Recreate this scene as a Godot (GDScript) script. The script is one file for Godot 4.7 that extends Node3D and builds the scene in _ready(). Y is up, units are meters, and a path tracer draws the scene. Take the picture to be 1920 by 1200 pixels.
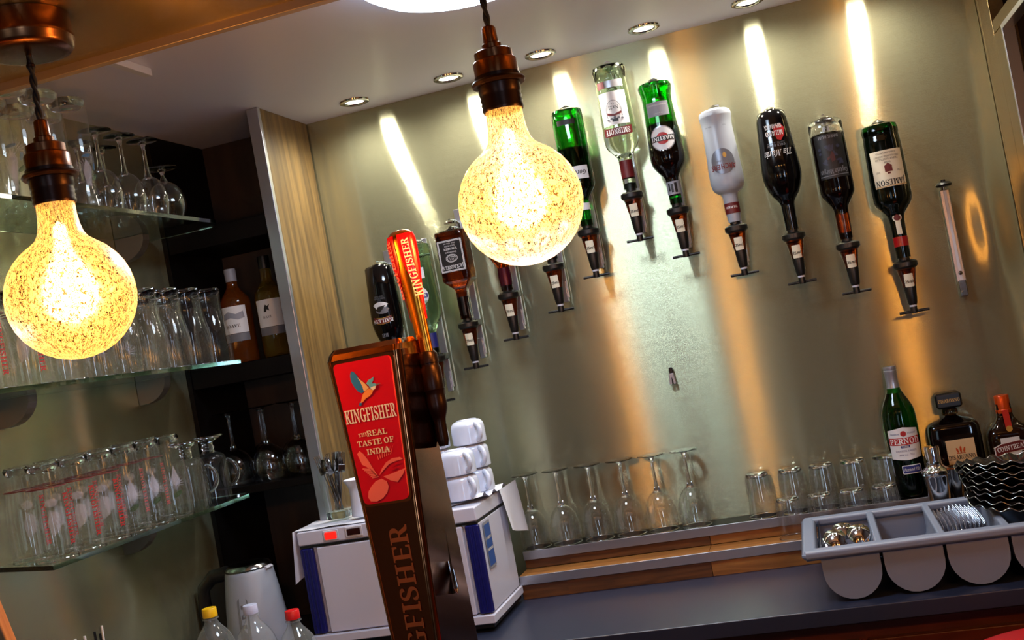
extends Node3D
# A corner of a restaurant bar, built in metres; the brushed back wall is the plane z = 0, y is up.

class MB:
	var v := PackedVector3Array()
	var n := PackedVector3Array()
	var uv := PackedVector2Array()
	func t3(a: Vector3, b: Vector3, c: Vector3, na: Vector3, nb: Vector3, nc: Vector3, ua := Vector2.ZERO, ub := Vector2.ZERO, uc := Vector2.ZERO) -> void:
		var f := (c - a).cross(b - a)
		if f.length_squared() < 1e-18:
			return
		if f.dot(na + nb + nc) < 0.0:
			v.append_array([a, c, b]); n.append_array([na, nc, nb]); uv.append_array([ua, uc, ub])
		else:
			v.append_array([a, b, c]); n.append_array([na, nb, nc]); uv.append_array([ua, ub, uc])
	func q4(a: Vector3, b: Vector3, c: Vector3, d: Vector3, na: Vector3, nb: Vector3, nc: Vector3, nd: Vector3, ua := Vector2.ZERO, ub := Vector2.ZERO, uc := Vector2.ZERO, ud := Vector2.ZERO) -> void:
		t3(a, b, c, na, nb, nc, ua, ub, uc)
		t3(a, c, d, na, nc, nd, ua, uc, ud)
	func quad(a: Vector3, b: Vector3, c: Vector3, d: Vector3, nn: Vector3) -> void:
		q4(a, b, c, d, nn, nn, nn, nn, Vector2(0, 0), Vector2(a.distance_to(b), 0), Vector2(a.distance_to(b), b.distance_to(c)), Vector2(0, b.distance_to(c)))
	func box(o: Vector3, s: Vector3, c := 0.002, xf := Transform3D()) -> void:   # centre, size, chamfer
		var h := s * 0.5
		c = minf(c, minf(h.x, minf(h.y, h.z)) * 0.9)
		for ax in 3:
			var i := (ax + 1) % 3
			var j := (ax + 2) % 3
			for sg: float in [-1.0, 1.0]:
				var p := []
				for k: Vector2 in [Vector2(-1, -1), Vector2(1, -1), Vector2(1, 1), Vector2(-1, 1)]:
					var w := Vector3.ZERO
					w[ax] = sg * h[ax]; w[i] = k.x * (h[i] - c); w[j] = k.y * (h[j] - c)
					p.append(w)
				var nn := Vector3.ZERO
				nn[ax] = sg
				var us := []
				for w: Vector3 in p:
					var g := w + o
					us.append(Vector2(g.z, g.y) if ax == 0 else Vector2(g.x, g.z) if ax == 1 else Vector2(g.x, g.y))
				nn = (xf.basis * nn).normalized()
				q4(xf * (p[0] + o), xf * (p[1] + o), xf * (p[2] + o), xf * (p[3] + o), nn, nn, nn, nn, us[0], us[1], us[2], us[3])
		if c <= 0.0:
			return
		for ax in 3:   # the edges along ax
			var i := (ax + 1) % 3
			var j := (ax + 2) % 3
			for si: float in [-1.0, 1.0]:
				for sj: float in [-1.0, 1.0]:
					var p := []
					for k: Vector3 in [Vector3(-1, 1, 0), Vector3(1, 1, 0), Vector3(1, 0, 1), Vector3(-1, 0, 1)]:
						var w := Vector3.ZERO
						w[ax] = k.x * (h[ax] - c)
						w[i] = si * (h[i] - (0.0 if k.y > 0 else c))
						w[j] = sj * (h[j] - (0.0 if k.z > 0 else c))
						p.append(xf * (w + o))
					var ni := Vector3.ZERO
					var nj := Vector3.ZERO
					ni[i] = si; nj[j] = sj
					ni = (xf.basis * ni).normalized(); nj = (xf.basis * nj).normalized()
					q4(p[0], p[1], p[2], p[3], ni, ni, nj, nj)
		for sx: float in [-1.0, 1.0]:
			for sy: float in [-1.0, 1.0]:
				for sz: float in [-1.0, 1.0]:
					var s3 := Vector3(sx, sy, sz)
					var a := xf * (o + s3 * (h - Vector3(0, c, c)))
					var b := xf * (o + s3 * (h - Vector3(c, 0, c)))
					var d := xf * (o + s3 * (h - Vector3(c, c, 0)))
					var nn := (xf.basis * s3).normalized()
					t3(a, b, d, nn, nn, nn)
	func lathe(prof: Array, seg := 32, sx := 1.0, sz := 1.0, sq := 2.0, xf := Transform3D(), a0 := 0.0, a1 := TAU) -> void:   # profile of (radius, height), walked up the outside and down the inside
		var m := prof.size() - 1
		var sn := []
		var vv := [0.0]
		for i in m:
			var d: Vector2 = prof[i + 1] - prof[i]
			sn.append(Vector2(d.y, -d.x).normalized() if d.length() > 1e-7 else Vector2.ZERO)
			vv.append(vv[-1] + d.length())
		var ring := []
		var nor := []
		for k in seg + 1:
			var a := a0 + (a1 - a0) * k / seg
			var f := func(t: float) -> Vector2:
				var kk := 1.0 / pow(pow(absf(sin(t)), sq) + pow(absf(cos(t)), sq), 1.0 / sq)
				return Vector2(sin(t) * kk * sx, cos(t) * kk * sz)
			var p: Vector2 = f.call(a)
			var t: Vector2 = f.call(a + 0.004) - f.call(a - 0.004)
			ring.append(p)
			nor.append(Vector2(t.y, -t.x).normalized() * (1.0 if Vector2(t.y, -t.x).dot(p) > 0 else -1.0))
		for i in m:
			if sn[i] == Vector2.ZERO:
				continue
			var e: Array[Vector2] = [sn[i], sn[i]]
			if i > 0 and sn[i - 1].dot(sn[i]) > 0.72:
				e[0] = (sn[i - 1] + sn[i]).normalized()
			if i < m - 1 and sn[i + 1].dot(sn[i]) > 0.72:
				e[1] = (sn[i + 1] + sn[i]).normalized()
			for k in seg:
				var P := []
				var N := []
				var U := []
				for c: Vector2i in [Vector2i(0, 0), Vector2i(1, 0), Vector2i(1, 1), Vector2i(0, 1)]:
					var pr: Vector2 = prof[i + c.y]
					var rg: Vector2 = ring[k + c.x]
					var rn: Vector2 = nor[k + c.x]
					P.append(xf * Vector3(rg.x * pr.x, pr.y, rg.y * pr.x))
					N.append((xf.basis * Vector3(rn.x * e[c.y].x, e[c.y].y, rn.y * e[c.y].x)).normalized())
					U.append(Vector2(float(k + c.x) / seg, vv[i + c.y]))
				q4(P[0], P[1], P[2], P[3], N[0], N[1], N[2], N[3], U[0], U[1], U[2], U[3])
	func tube(pts: Array, r: float, seg := 8, r2 := -1.0, flat := 1.0) -> void:
		var m := pts.size()
		if r2 < 0.0: r2 = r
		var up := Vector3(0.013, 1, 0.07).normalized()
		var rings := []
		var dirs := []
		for i in m:
			var d: Vector3 = (pts[mini(i + 1, m - 1)] - pts[maxi(i - 1, 0)]).normalized()
			if absf(d.dot(up)) > 0.95: up = Vector3(1, 0.02, 0.05).normalized()
			var x := up.cross(d).normalized()
			var y := d.cross(x)
			up = y
			var rr := lerpf(r, r2, float(i) / (m - 1))
			var row := []
			for k in seg + 1:
				var a := TAU * k / seg
				row.append([pts[i] + (x * cos(a) + y * sin(a) * flat) * rr, x * cos(a) + y * sin(a)])
			rings.append(row)
			dirs.append(d)
		for i in m - 1:
			for k in seg:
				var a: Array = rings[i][k]
				var b: Array = rings[i][k + 1]
				var c: Array = rings[i + 1][k + 1]
				var d: Array = rings[i + 1][k]
				q4(a[0], b[0], c[0], d[0], a[1], b[1], c[1], d[1])
		for k in seg:
			t3(pts[0], rings[0][k][0], rings[0][k + 1][0], -dirs[0], -dirs[0], -dirs[0])
			t3(pts[m - 1], rings[m - 1][k][0], rings[m - 1][k + 1][0], dirs[m - 1], dirs[m - 1], dirs[m - 1])
	func prism(poly: PackedVector2Array, z0: float, z1: float, xf := Transform3D()) -> void:   # extruded outline
		var tri := Geometry2D.triangulate_polygon(poly)
		for z: float in [z0, z1]:
			var nn := (xf.basis * Vector3(0, 0, 1 if z == maxf(z0, z1) else -1)).normalized()
			for i in range(0, tri.size(), 3):
				var w := []
				for k in 3:
					w.append(poly[tri[i + k]])
				t3(xf * Vector3(w[0].x, w[0].y, z), xf * Vector3(w[1].x, w[1].y, z), xf * Vector3(w[2].x, w[2].y, z), nn, nn, nn, w[0], w[1], w[2])
		var cw := 1.0 if Geometry2D.is_polygon_clockwise(poly) else -1.0
		for i in poly.size():
			var a := poly[i]
			var b := poly[(i + 1) % poly.size()]
			var d := b - a
			var nn := (xf.basis * Vector3(-d.y * cw, d.x * cw, 0)).normalized()
			quad(xf * Vector3(a.x, a.y, z0), xf * Vector3(b.x, b.y, z0), xf * Vector3(b.x, b.y, z1), xf * Vector3(a.x, a.y, z1), nn)
	# flat print: points (x along the surface, y up) wrapped on a cylinder of radius r about y, or on the plane z = z when r is 0
	func wrap_at(p: Vector2, r: float, z: float, lift: float) -> Array:
		if r > 0.0:
			var a := p.x / r
			return [Vector3((r + lift) * sin(a), p.y, (r + lift) * cos(a)), Vector3(sin(a), 0, cos(a))]
		return [Vector3(p.x, p.y, z + lift), Vector3(0, 0, 1)]
	func print_poly(poly: PackedVector2Array, r := 0.0, z := 0.0, lift := 0.0005, xf := Transform3D()) -> void:
		var parts: Array[PackedVector2Array] = [poly]
		if r > 0.0:
			parts = []
			var lo := 1e9
			var hi := -1e9
			for p in poly:
				lo = minf(lo, p.x); hi = maxf(hi, p.x)
			var st := r * 0.16
			var x := lo
			while x < hi:
				var x2 := minf(x + st, hi)
				parts.append_array(Geometry2D.intersect_polygons(poly, PackedVector2Array([Vector2(x, -9), Vector2(x2, -9), Vector2(x2, 9), Vector2(x, 9)])))
				x = x2 + 1e-7
		for q in parts:
			var tri := Geometry2D.triangulate_polygon(q)
			for i in range(0, tri.size(), 3):
				var w := []
				for k in 3:
					w.append(wrap_at(q[tri[i + k]], r, z, lift))
				t3(xf * w[0][0], xf * w[1][0], xf * w[2][0], xf.basis * w[0][1], xf.basis * w[1][1], xf.basis * w[2][1], q[tri[i]], q[tri[i + 1]], q[tri[i + 2]])
	func text(s: String, font: Font, cap: float, at: Vector2, r := 0.0, z := 0.0, lift := 0.0009, rot := 0.0, maxw := 0.0, xf := Transform3D(), slant := 0.0) -> void:
		var tm := TextMesh.new()
		tm.font = font; tm.font_size = 48; tm.depth = 0.0; tm.curve_step = 2.0; tm.text = s
		tm.pixel_size = cap / (0.72 * 48.0)
		var ar := tm.get_mesh_arrays()
		var P: PackedVector3Array = ar[Mesh.ARRAY_VERTEX]
		var I: PackedInt32Array = ar[Mesh.ARRAY_INDEX] if ar[Mesh.ARRAY_INDEX] != null else PackedInt32Array(range(P.size()))
		var lo := Vector3(1e9, 1e9, 0)
		var hi := Vector3(-1e9, -1e9, 0)
		for p in P:
			lo = lo.min(p); hi = hi.max(p)
		var mid := (lo + hi) * 0.5
		var kx := minf(1.0, maxw / (hi.x - lo.x)) if maxw > 0.0 else 1.0
		var W := []
		for p in P:
			var o := Vector2((p.x - mid.x) * kx + slant * (p.y - mid.y), p.y - mid.y).rotated(rot) + at
			W.append(wrap_at(o, r, z, lift))
		for i in range(0, I.size(), 3):
			var a: Array = W[I[i]]
			var b: Array = W[I[i + 1]]
			var c: Array = W[I[i + 2]]
			t3(xf * a[0], xf * b[0], xf * c[0], xf.basis * a[1], xf.basis * b[1], xf.basis * c[1])
	func mesh() -> ArrayMesh:
		var ar := []
		ar.resize(Mesh.ARRAY_MAX)
		ar[Mesh.ARRAY_VERTEX] = v; ar[Mesh.ARRAY_NORMAL] = n; ar[Mesh.ARRAY_TEX_UV] = uv
		var me := ArrayMesh.new()
		me.add_surface_from_arrays(Mesh.PRIMITIVE_TRIANGLES, ar)
		return me

const WHERE := ["nearest", "second", "third", "fourth", "fifth", "sixth", "seventh", "eighth", "ninth", "tenth", "eleventh", "twelfth"]
var M := {}
var protos := {}
var serif: Font
var serif_b: Font
var sans: Font
var sans_b: Font

func font_of(names: String, weight: int) -> Font:
	var f := SystemFont.new()
	f.font_names = PackedStringArray([names]); f.font_weight = weight
	return f

func mat(name: String, c: Color, rough := 0.5, metal := 0.0, spec := 0.5) -> StandardMaterial3D:
	var m := StandardMaterial3D.new()
	m.resource_name = name; m.albedo_color = c; m.roughness = rough; m.metallic = metal; m.metallic_specular = spec
	M[name] = m
	return m

func pane(name: String, c: Color, a: float) -> void:   # clear sheet glass
	var m := mat(name, Color(c.r, c.g, c.b, a), 0.02)
	m.transparency = BaseMaterial3D.TRANSPARENCY_ALPHA

func glass(name: String, c: Color, rough := 0.0, scale := 0.05) -> StandardMaterial3D:
	var m := mat(name, Color(c.r, c.g, c.b, 0.0), rough)
	m.refraction_enabled = true; m.refraction_scale = scale
	return m

func lamp_mat(name: String, c: Color, e: float) -> void:
	var m := mat(name, c, 0.5)
	m.emission_enabled = true; m.emission = c; m.emission_energy_multiplier = e

func noise(sd: int, f: float, oct := 3) -> FastNoiseLite:
	var n := FastNoiseLite.new()
	n.seed = sd; n.frequency = f; n.fractal_octaves = oct; n.noise_type = FastNoiseLite.TYPE_SIMPLEX_SMOOTH
	return n

func wood(name: String, sd: int, dark: Color, light: Color, w: int, h: int, along_x: bool, sc: Vector3, rough := 0.45) -> void:
	var im := Image.create(w, h, false, Image.FORMAT_RGB8)
	var a := noise(sd, 1.0)
	var b := noise(sd + 7, 1.0, 4)
	for y in h:
		for x in w:
			var u := float(x) / w
			var t := float(y) / h
			if not along_x:
				var k := u; u = t; t = k
			var warp := a.get_noise_2d(u * 1.6, t * 3.0) * 0.5
			var g := 0.5 + 0.5 * sin((t * 9.0 + warp * 6.0) * TAU * 0.5)
			var f := b.get_noise_2d(u * 3.0, t * 60.0) * 0.5 + 0.5
			var d := b.get_noise_2d(u * 1.2 + 5.0, t * 8.0) * 0.5 + 0.5
			im.set_pixel(x, y, dark.lerp(light, clampf(0.25 * g + 0.35 * f + 0.5 * d, 0.0, 1.0)))
	var m := mat(name, Color.WHITE, rough)
	m.albedo_texture = ImageTexture.create_from_image(im)
	m.uv1_scale = sc

func tag(o: Node, label: String, category: String, group := "") -> void:
	o.set_meta("label", label); o.set_meta("category", category)
	if group: o.set_meta("group", group)

func thing(called: String, at: Vector3, label: String, category: String, group := "") -> Node3D:
	var o := Node3D.new()
	o.name = numbered(called)
	o.position = at
	add_child(o)
	tag(o, label, category, group)
	return o

var used := {}
func numbered(called: String) -> String:
	var k: int = used.get(called, 0)
	used[called] = k + 1
	return called if k == 0 else "%s_%03d" % [called, k]

func part(parent: Node, called: String, mesh: Mesh, m: String, label := "") -> MeshInstance3D:
	var o := MeshInstance3D.new()
	var k := 0
	var nm := called
	while parent.has_node(NodePath(nm)):
		k += 1
		nm = "%s_%03d" % [called, k]
	o.name = nm
	o.mesh = mesh
	o.material_override = M[m]
	parent.add_child(o, true)
	if label: o.set_meta("label", label)
	return o

func struct(called: String, mesh: Mesh, m: String) -> MeshInstance3D:
	var o := part(self, called, mesh, m)
	o.set_meta("kind", "structure")
	return o

func put(key: String, builder: Callable, at: Vector3, label: String, group := "", turn := 0.0) -> Node3D:   # the first of a kind is built, later ones are duplicates under their own name and label
	var o: Node3D
	if protos.has(key):
		var p: Node3D = protos[key]
		o = p.duplicate()
		o.name = numbered(p.get_meta("base"))
		add_child(o)
	else:
		o = builder.call()
		o.set_meta("base", String(o.name).rstrip("0123456789").trim_suffix("_"))
		protos[key] = o
	o.position = at
	o.rotation = Vector3(0, turn, 0)
	o.set_meta("label", label)
	if group: o.set_meta("group", group)
	return o

func lathe_mesh(prof: Array, seg := 32, sx := 1.0, sz := 1.0, sq := 2.0) -> ArrayMesh:
	var b := MB.new()
	b.lathe(prof, seg, sx, sz, sq)
	return b.mesh()

func box_mesh(o: Vector3, s: Vector3, c := 0.002, xf := Transform3D()) -> ArrayMesh:
	var b := MB.new()
	b.box(o, s, c, xf)
	return b.mesh()

func V(a: Array) -> Array:   # [r, y, r, y ...] to a profile
	var o := []
	for i in range(0, a.size(), 2):
		o.append(Vector2(a[i], a[i + 1]))
	return o

func smooth(prof: Array, from: int, to: int, steps := 5) -> Array:   # rounds the profile between two of its points, without swelling past it
	var c := Curve2D.new()
	for i in range(from, to + 1):
		var p: Vector2 = prof[i]
		var tn := Vector2.ZERO
		if i > from and i < to:
			var d0: Vector2 = p - prof[i - 1]
			var d1: Vector2 = prof[i + 1] - p
			tn = (d0.normalized() + d1.normalized()).normalized() * minf(d0.length(), d1.length()) * 0.38
		c.add_point(p, -tn, tn)
	var o := prof.slice(0, from)
	for i in to - from:
		for k in steps:
			o.append(c.sample(i, float(k) / steps))
	o.append_array(prof.slice(to))
	return o

func rect(x0: float, y0: float, x1: float, y1: float) -> PackedVector2Array:
	return PackedVector2Array([Vector2(x0, y0), Vector2(x1, y0), Vector2(x1, y1), Vector2(x0, y1)])

func round_rect(x0: float, y0: float, x1: float, y1: float, r: float, k := 5) -> PackedVector2Array:
	var o := PackedVector2Array()
	var cs := [Vector2(x1 - r, y0 + r), Vector2(x1 - r, y1 - r), Vector2(x0 + r, y1 - r), Vector2(x0 + r, y0 + r)]
	for i in 4:
		for j in k + 1:
			o.append(cs[i] + Vector2.from_angle(-PI / 2 + PI / 2 * i + PI / 2 * j / k) * r)
	return o

func oval(cx: float, cy: float, rx: float, ry: float, k := 28, rot := 0.0) -> PackedVector2Array:
	var o := PackedVector2Array()
	for i in k:
		o.append(Vector2(cos(TAU * i / k) * rx, sin(TAU * i / k) * ry).rotated(rot) + Vector2(cx, cy))
	return o

func poly_of(a: Array) -> PackedVector2Array:
	var o := PackedVector2Array()
	for i in range(0, a.size(), 2):
		o.append(Vector2(a[i], a[i + 1]))
	return o

# prints: one polygon set or one text as a named mesh under a label
func pr(parent: Node, called: String, polys: Array, m: String, r := 0.0, z := 0.0, lift := 0.0005, xf := Transform3D()) -> MeshInstance3D:
	var b := MB.new()
	for p: PackedVector2Array in polys:
		b.print_poly(p, r, z, lift, xf)
	return part(parent, called, b.mesh(), m)

func tx(parent: Node, lines: Array, m: String, r := 0.0, z := 0.0, lift := 0.0010, rot := 0.0, xf := Transform3D()) -> MeshInstance3D:   # lines: [text, font, cap height, x, y, widest, slant]
	var b := MB.new()
	for l: Array in lines:
		b.text(l[0], l[1], l[2], Vector2(l[3], l[4]), r, z, lift, rot, l[5] if l.size() > 5 else 0.0, xf, l[6] if l.size() > 6 else 0.0)
	return part(parent, "lettering", b.mesh(), m)

func materials() -> void:
	serif = font_of("Droid Serif", 400); serif_b = font_of("Droid Serif", 700)
	sans = font_of("Droid Sans", 400); sans_b = font_of("Droid Sans", 700)
	# brushed gold-toned sheet: fine horizontal scratches in the tone and the gloss
	var im := Image.create(256, 1024, false, Image.FORMAT_RGB8)
	var rn := Image.create(256, 1024, false, Image.FORMAT_RGB8)
	var a := noise(3, 1.0, 4)
	for y in 1024:
		for x in 256:
			var t := a.get_noise_2d(x * 0.02, y * 0.35) * 0.5 + 0.5
			var k := 0.94 + 0.07 * t
			im.set_pixel(x, y, Color(k, k, k))
			var q := 0.95 + 0.08 * t
			rn.set_pixel(x, y, Color(q, q, q))
	var brushed := ImageTexture.create_from_image(im)
	var brushed_r := ImageTexture.create_from_image(rn)
	var nm := Image.create(256, 1024, false, Image.FORMAT_RGB8)
	var rg := RandomNumberGenerator.new()
	rg.seed = 77
	for y in 1024:
		var base := rg.randfn(0.0, BRUSH * 0.35)
		for x in 256:
			var sl := base + rg.randfn(0.0, BRUSH)
			var n3 := Vector3(0.0, sl, 1.0).normalized() * 0.5 + Vector3(0.5, 0.5, 0.5)
			nm.set_pixel(x, y, Color(n3.x, n3.y, n3.z))
	var grooves := ImageTexture.create_from_image(nm)
	for d: Array in [["brass", Color(0.71, 0.715, 0.585), 0.18, 0.79], ["brass_dark", Color(0.60, 0.52, 0.37), 0.20, 0.88]]:
		var m := mat(d[0], d[1], d[2], d[3])
		m.albedo_texture = brushed; m.roughness_texture = brushed_r
		m.normal_enabled = true; m.normal_texture = grooves
		m.uv1_scale = Vector3(5.0, 43.0, 1.0)
		m.anisotropy_enabled = true; m.anisotropy = ANISO
	wood("acacia", 11, Color(0.22, 0.155, 0.075), Color(0.56, 0.45, 0.25), 256, 512, false, Vector3(4.0, 0.8, 1.0))
	wood("oak", 23, Color(0.38, 0.22, 0.09), Color(0.70, 0.48, 0.23), 512, 128, true, Vector3(1.6, 6.0, 1.0), 0.4)
	wood("walnut", 37, Color(0.20, 0.11, 0.05), Color(0.46, 0.28, 0.13), 512, 128, true, Vector3(1.6, 6.0, 1.0), 0.4)
	wood("pine", 41, Color(0.46, 0.30, 0.17), Color(0.74, 0.57, 0.40), 256, 256, false, Vector3(6.0, 2.0, 1.0), 0.4)
	wood("wenge", 53, Color(0.022, 0.016, 0.016), Color(0.055, 0.040, 0.036), 256, 256, false, Vector3(3.0, 1.5, 1.0), 0.5)
	wood("brown_panel", 59, Color(0.16, 0.115, 0.085), Color(0.24, 0.18, 0.14), 128, 128, false, Vector3(2.0, 1.0, 1.0), 0.5)
	wood("mahogany", 61, Color(0.20, 0.075, 0.04), Color(0.36, 0.16, 0.085), 256, 128, true, Vector3(1.5, 4.0, 1.0), 0.4)
	M.wenge.metallic_specular = 0.25
	mat("kettle_white", Color(0.60, 0.64, 0.70), 0.4)
	mat("ceiling", Color(0.77, 0.78, 0.88), 0.42)
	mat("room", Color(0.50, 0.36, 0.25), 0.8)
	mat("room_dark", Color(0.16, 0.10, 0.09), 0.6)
	mat("floor", Color(0.20, 0.14, 0.10), 0.6)
	mat("bronze_lip", Color(0.50, 0.46, 0.42), 0.4, 0.7)
	mat("aluminium", Color(0.70, 0.71, 0.75), 0.30, 0.9)
	mat("navy_top", Color(0.145, 0.165, 0.235), 0.33)
	mat("bronze", Color(0.50, 0.33, 0.22), 0.26, 1.0)
	mat("bronze_dark", Color(0.17, 0.105, 0.085), 0.3, 0.8)
	mat("copper", Color(0.80, 0.46, 0.24), 0.16, 1.0)
	mat("tower_copper", Color(0.62, 0.40, 0.26), 0.12, 1.0)
	mat("gold", Color(0.88, 0.55, 0.18), 0.22, 1.0)
	mat("chrome", Color(0.82, 0.82, 0.84), 0.07, 1.0)
	mat("steel", Color(0.62, 0.61, 0.60), 0.14, 1.0)
	mat("cord_black", Color(0.03, 0.03, 0.04), 0.85)
	mat("black", Color(0.03, 0.03, 0.035), 0.38)
	mat("black_gloss", Color(0.018, 0.017, 0.022), 0.08)
	mat("white_gloss", Color(0.80, 0.83, 0.90), 0.12)
	mat("white_enamel", Color(0.78, 0.79, 0.86), 0.3)
	mat("white_plastic", Color(0.76, 0.77, 0.82), 0.4)
	mat("cloth", Color(0.84, 0.85, 0.90), 0.95)
	mat("blue_strip", Color(0.07, 0.08, 0.38), 0.35)
	mat("grey_plastic", Color(0.44, 0.48, 0.56), 0.42)
	mat("beige_plastic", Color(0.52, 0.45, 0.42), 0.55)
	mat("red", Color(0.80, 0.05, 0.10), 0.22)
	mat("red_deep", Color(0.62, 0.03, 0.06), 0.3)
	mat("badge_red", Color(0.76, 0.06, 0.14), 0.18)
	mat("badge_pink", Color(0.93, 0.45, 0.40), 0.3)
	mat("cream", Color(0.88, 0.86, 0.76), 0.5)
	mat("beige_label", Color(0.80, 0.68, 0.50), 0.5)
	mat("paper", Color(0.84, 0.85, 0.86), 0.55)
	mat("paper_grey", Color(0.55, 0.56, 0.60), 0.5)
	mat("silver_dark", Color(0.46, 0.47, 0.51), 0.32, 0.55)
	mat("silver_foil", Color(0.70, 0.71, 0.74), 0.3, 0.7)
	mat("ink", Color(0.04, 0.04, 0.05), 0.5)
	mat("ink_red", Color(0.65, 0.05, 0.07), 0.5)
	mat("ink_maroon", Color(0.38, 0.05, 0.07), 0.5)
	mat("ink_blue", Color(0.08, 0.12, 0.42), 0.5)
	mat("ink_white", Color(0.88, 0.88, 0.88), 0.5)
	mat("ink_grey", Color(0.40, 0.41, 0.44), 0.5)
	mat("ink_gold", Color(0.72, 0.55, 0.25), 0.4)
	mat("sticker_blue", Color(0.16, 0.33, 0.62), 0.35)
	mat("etched", Color(0.84, 0.86, 0.94, 0.30), 0.7).transparency = BaseMaterial3D.TRANSPARENCY_ALPHA
	mat("bird_blue", Color(0.10, 0.45, 0.72), 0.4)
	mat("bird_sky", Color(0.35, 0.68, 0.85), 0.4)
	mat("bird_orange", Color(0.93, 0.58, 0.28), 0.4)
	mat("bird_buff", Color(0.86, 0.70, 0.50), 0.4)
	mat("print_copper", Color(0.62, 0.33, 0.16), 0.4, 0.6)
	mat("yellow_cap", Color(0.90, 0.72, 0.05), 0.4)
	mat("white_cap", Color(0.72, 0.75, 0.86), 0.4)
	mat("red_cap", Color(0.80, 0.07, 0.08), 0.4)
	mat("orange_cap", Color(0.78, 0.28, 0.06), 0.3, 0.4)
	mat("maroon_foil", Color(0.28, 0.05, 0.12), 0.25, 0.5)
	mat("frosted", Color(0.62, 0.65, 0.69), 0.32).backlight_enabled = true
	M.frosted.backlight = Color(0.35, 0.36, 0.38)
	mat("dark_green", Color(0.015, 0.035, 0.018), 0.06)
	mat("dark_brown", Color(0.035, 0.014, 0.010), 0.06)
	mat("rum_brown", Color(0.10, 0.035, 0.012), 0.06)
	mat("kettle_window", Color(0.45, 0.47, 0.48), 0.25)
	glass("clear", Color(1.0, 1.0, 1.0))
	glass("spirit", Color(0.90, 0.95, 0.88), 0.0, 0.036)
	glass("pale_green", Color(0.72, 0.90, 0.76), 0.0, 0.04)
	glass("green_glass", Color(0.10, 0.72, 0.18))
	glass("green_thick", Color(0.10, 0.58, 0.14), 0.0, 0.04)
	glass("amber_glass", Color(0.55, 0.20, 0.05), 0.0, 0.04)
	glass("honey_glass", Color(0.96, 0.72, 0.40), 0.0, 0.04)
	glass("straw_glass", Color(0.94, 0.88, 0.55), 0.0, 0.04)
	mat("blush_wine", Color(0.80, 0.44, 0.16, 0.10), 0.03)
	mat("pale_wine", Color(0.74, 0.62, 0.22, 0.10), 0.03)
	for k: String in ["blush_wine", "pale_wine"]:
		M[k].refraction_enabled = true; M[k].refraction_scale = 0.04
	glass("shelf_glass", Color(0.86, 0.97, 0.92))
	pane("sheet", Color(0.5, 0.55, 0.6), 0.012)
	pane("sheet_bowl", Color(0.5, 0.55, 0.6), 0.012)
	pane("pet", Color(0.85, 0.90, 0.90), 0.10)
	lamp_mat("lamp_white", Color(1.0, 0.97, 0.92), 9.0)
	lamp_mat("panel_white", Color(0.82, 0.91, 1.0), 9.0)
	lamp_mat("window_glow", Color(0.80, 0.92, 0.95), 0.7)
	lamp_mat("window_bright", Color(0.74, 0.86, 1.0), 12.0)
	lamp_mat("filament", Color(1.0, 0.86, 0.62), 8.0)
	lamp_mat("red_neon", Color(1.0, 0.10, 0.06), 1.2)
	# speckled bulb glass: amber, slightly rough, dark flecks in the coating
	var fl := Image.create(1024, 512, false, Image.FORMAT_RGB8)
	var f1 := noise(5, 1.0, 2)
	var f2 := noise(9, 1.0, 2)
	for y in 512:
		for x in 1024:
			var w := absf(f1.get_noise_2d(x * 0.10, y * 0.10))
			var k := f2.get_noise_2d(x * 0.05 + 40.0, y * 0.05)
			var on := w < 0.14 and k > -0.06
			fl.set_pixel(x, y, Color(0.10, 0.05, 0.01) if on else Color(1.0, 0.965, 0.88))
	var ft := ImageTexture.create_from_image(fl)
	var bg := glass("bulb_glass", Color(1, 1, 1), 0.20)
	bg.albedo_texture = ft
	bg.uv1_scale = Vector3(1.0, 1.0 / 0.26, 1.0)
	bg.emission_enabled = true; bg.emission = Color(1, 1, 1); bg.emission_operator = BaseMaterial3D.EMISSION_OP_MULTIPLY
	bg.emission_texture = ft
	bg.emission = Color(1.0, 0.73, 0.36); bg.emission_energy_multiplier = 0.55

func sky_and_camera() -> void:
	var cam := Camera3D.new()
	cam.name = "camera"
	cam.fov = rad_to_deg(2.0 * atan(600.0 / 2071.59))
	cam.near = 0.05; cam.far = 60.0
	cam.transform = Transform3D(Basis(Vector3.UP, 0.254465) * Basis(Vector3.RIGHT, 0.0227395) * Basis(Vector3.BACK, -0.18392), Vector3(0, 1.5, 2.6))
	cam.current = true
	add_child(cam)
	var e := Environment.new()
	e.background_mode = Environment.BG_COLOR
	e.background_color = Color(0.02, 0.02, 0.025)
	e.tonemap_mode = Environment.TONE_MAPPER_LINEAR
	e.tonemap_exposure = EXPOSURE
	e.sdfgi_enabled = true; e.ssao_enabled = true; e.ssil_enabled = true
	var w := WorldEnvironment.new()
	w.name = "environment"
	w.environment = e
	add_child(w)
	# daylight through the front windows of the room, behind the camera
	for d: Array in WINDOWS:
		var l := AreaLight3D.new()
		l.name = "window_light"
		l.area_size = Vector2(d[1], d[2])
		l.light_color = Color(0.74, 0.86, 1.0); l.light_energy = d[4]; l.shadow_enabled = true
		l.area_range = 12.0; l.area_attenuation = 2.0
		l.position = Vector3(d[0], d[3], 5.93)
		add_child(l, true)

const WINDOWS := [[-0.87, 1.05, 1.5, 1.15, 0.30], [1.75, 0.34, 1.7, 1.20, 0.45]]   # x, width, height, middle height, energy
const ANISO := -0.95
const BRUSH := 0.28
const EXPOSURE := 1.0
const DOWN_E := 0.28
const PANEL_E := 0.78
const PENDANT_E := 0.12

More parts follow.
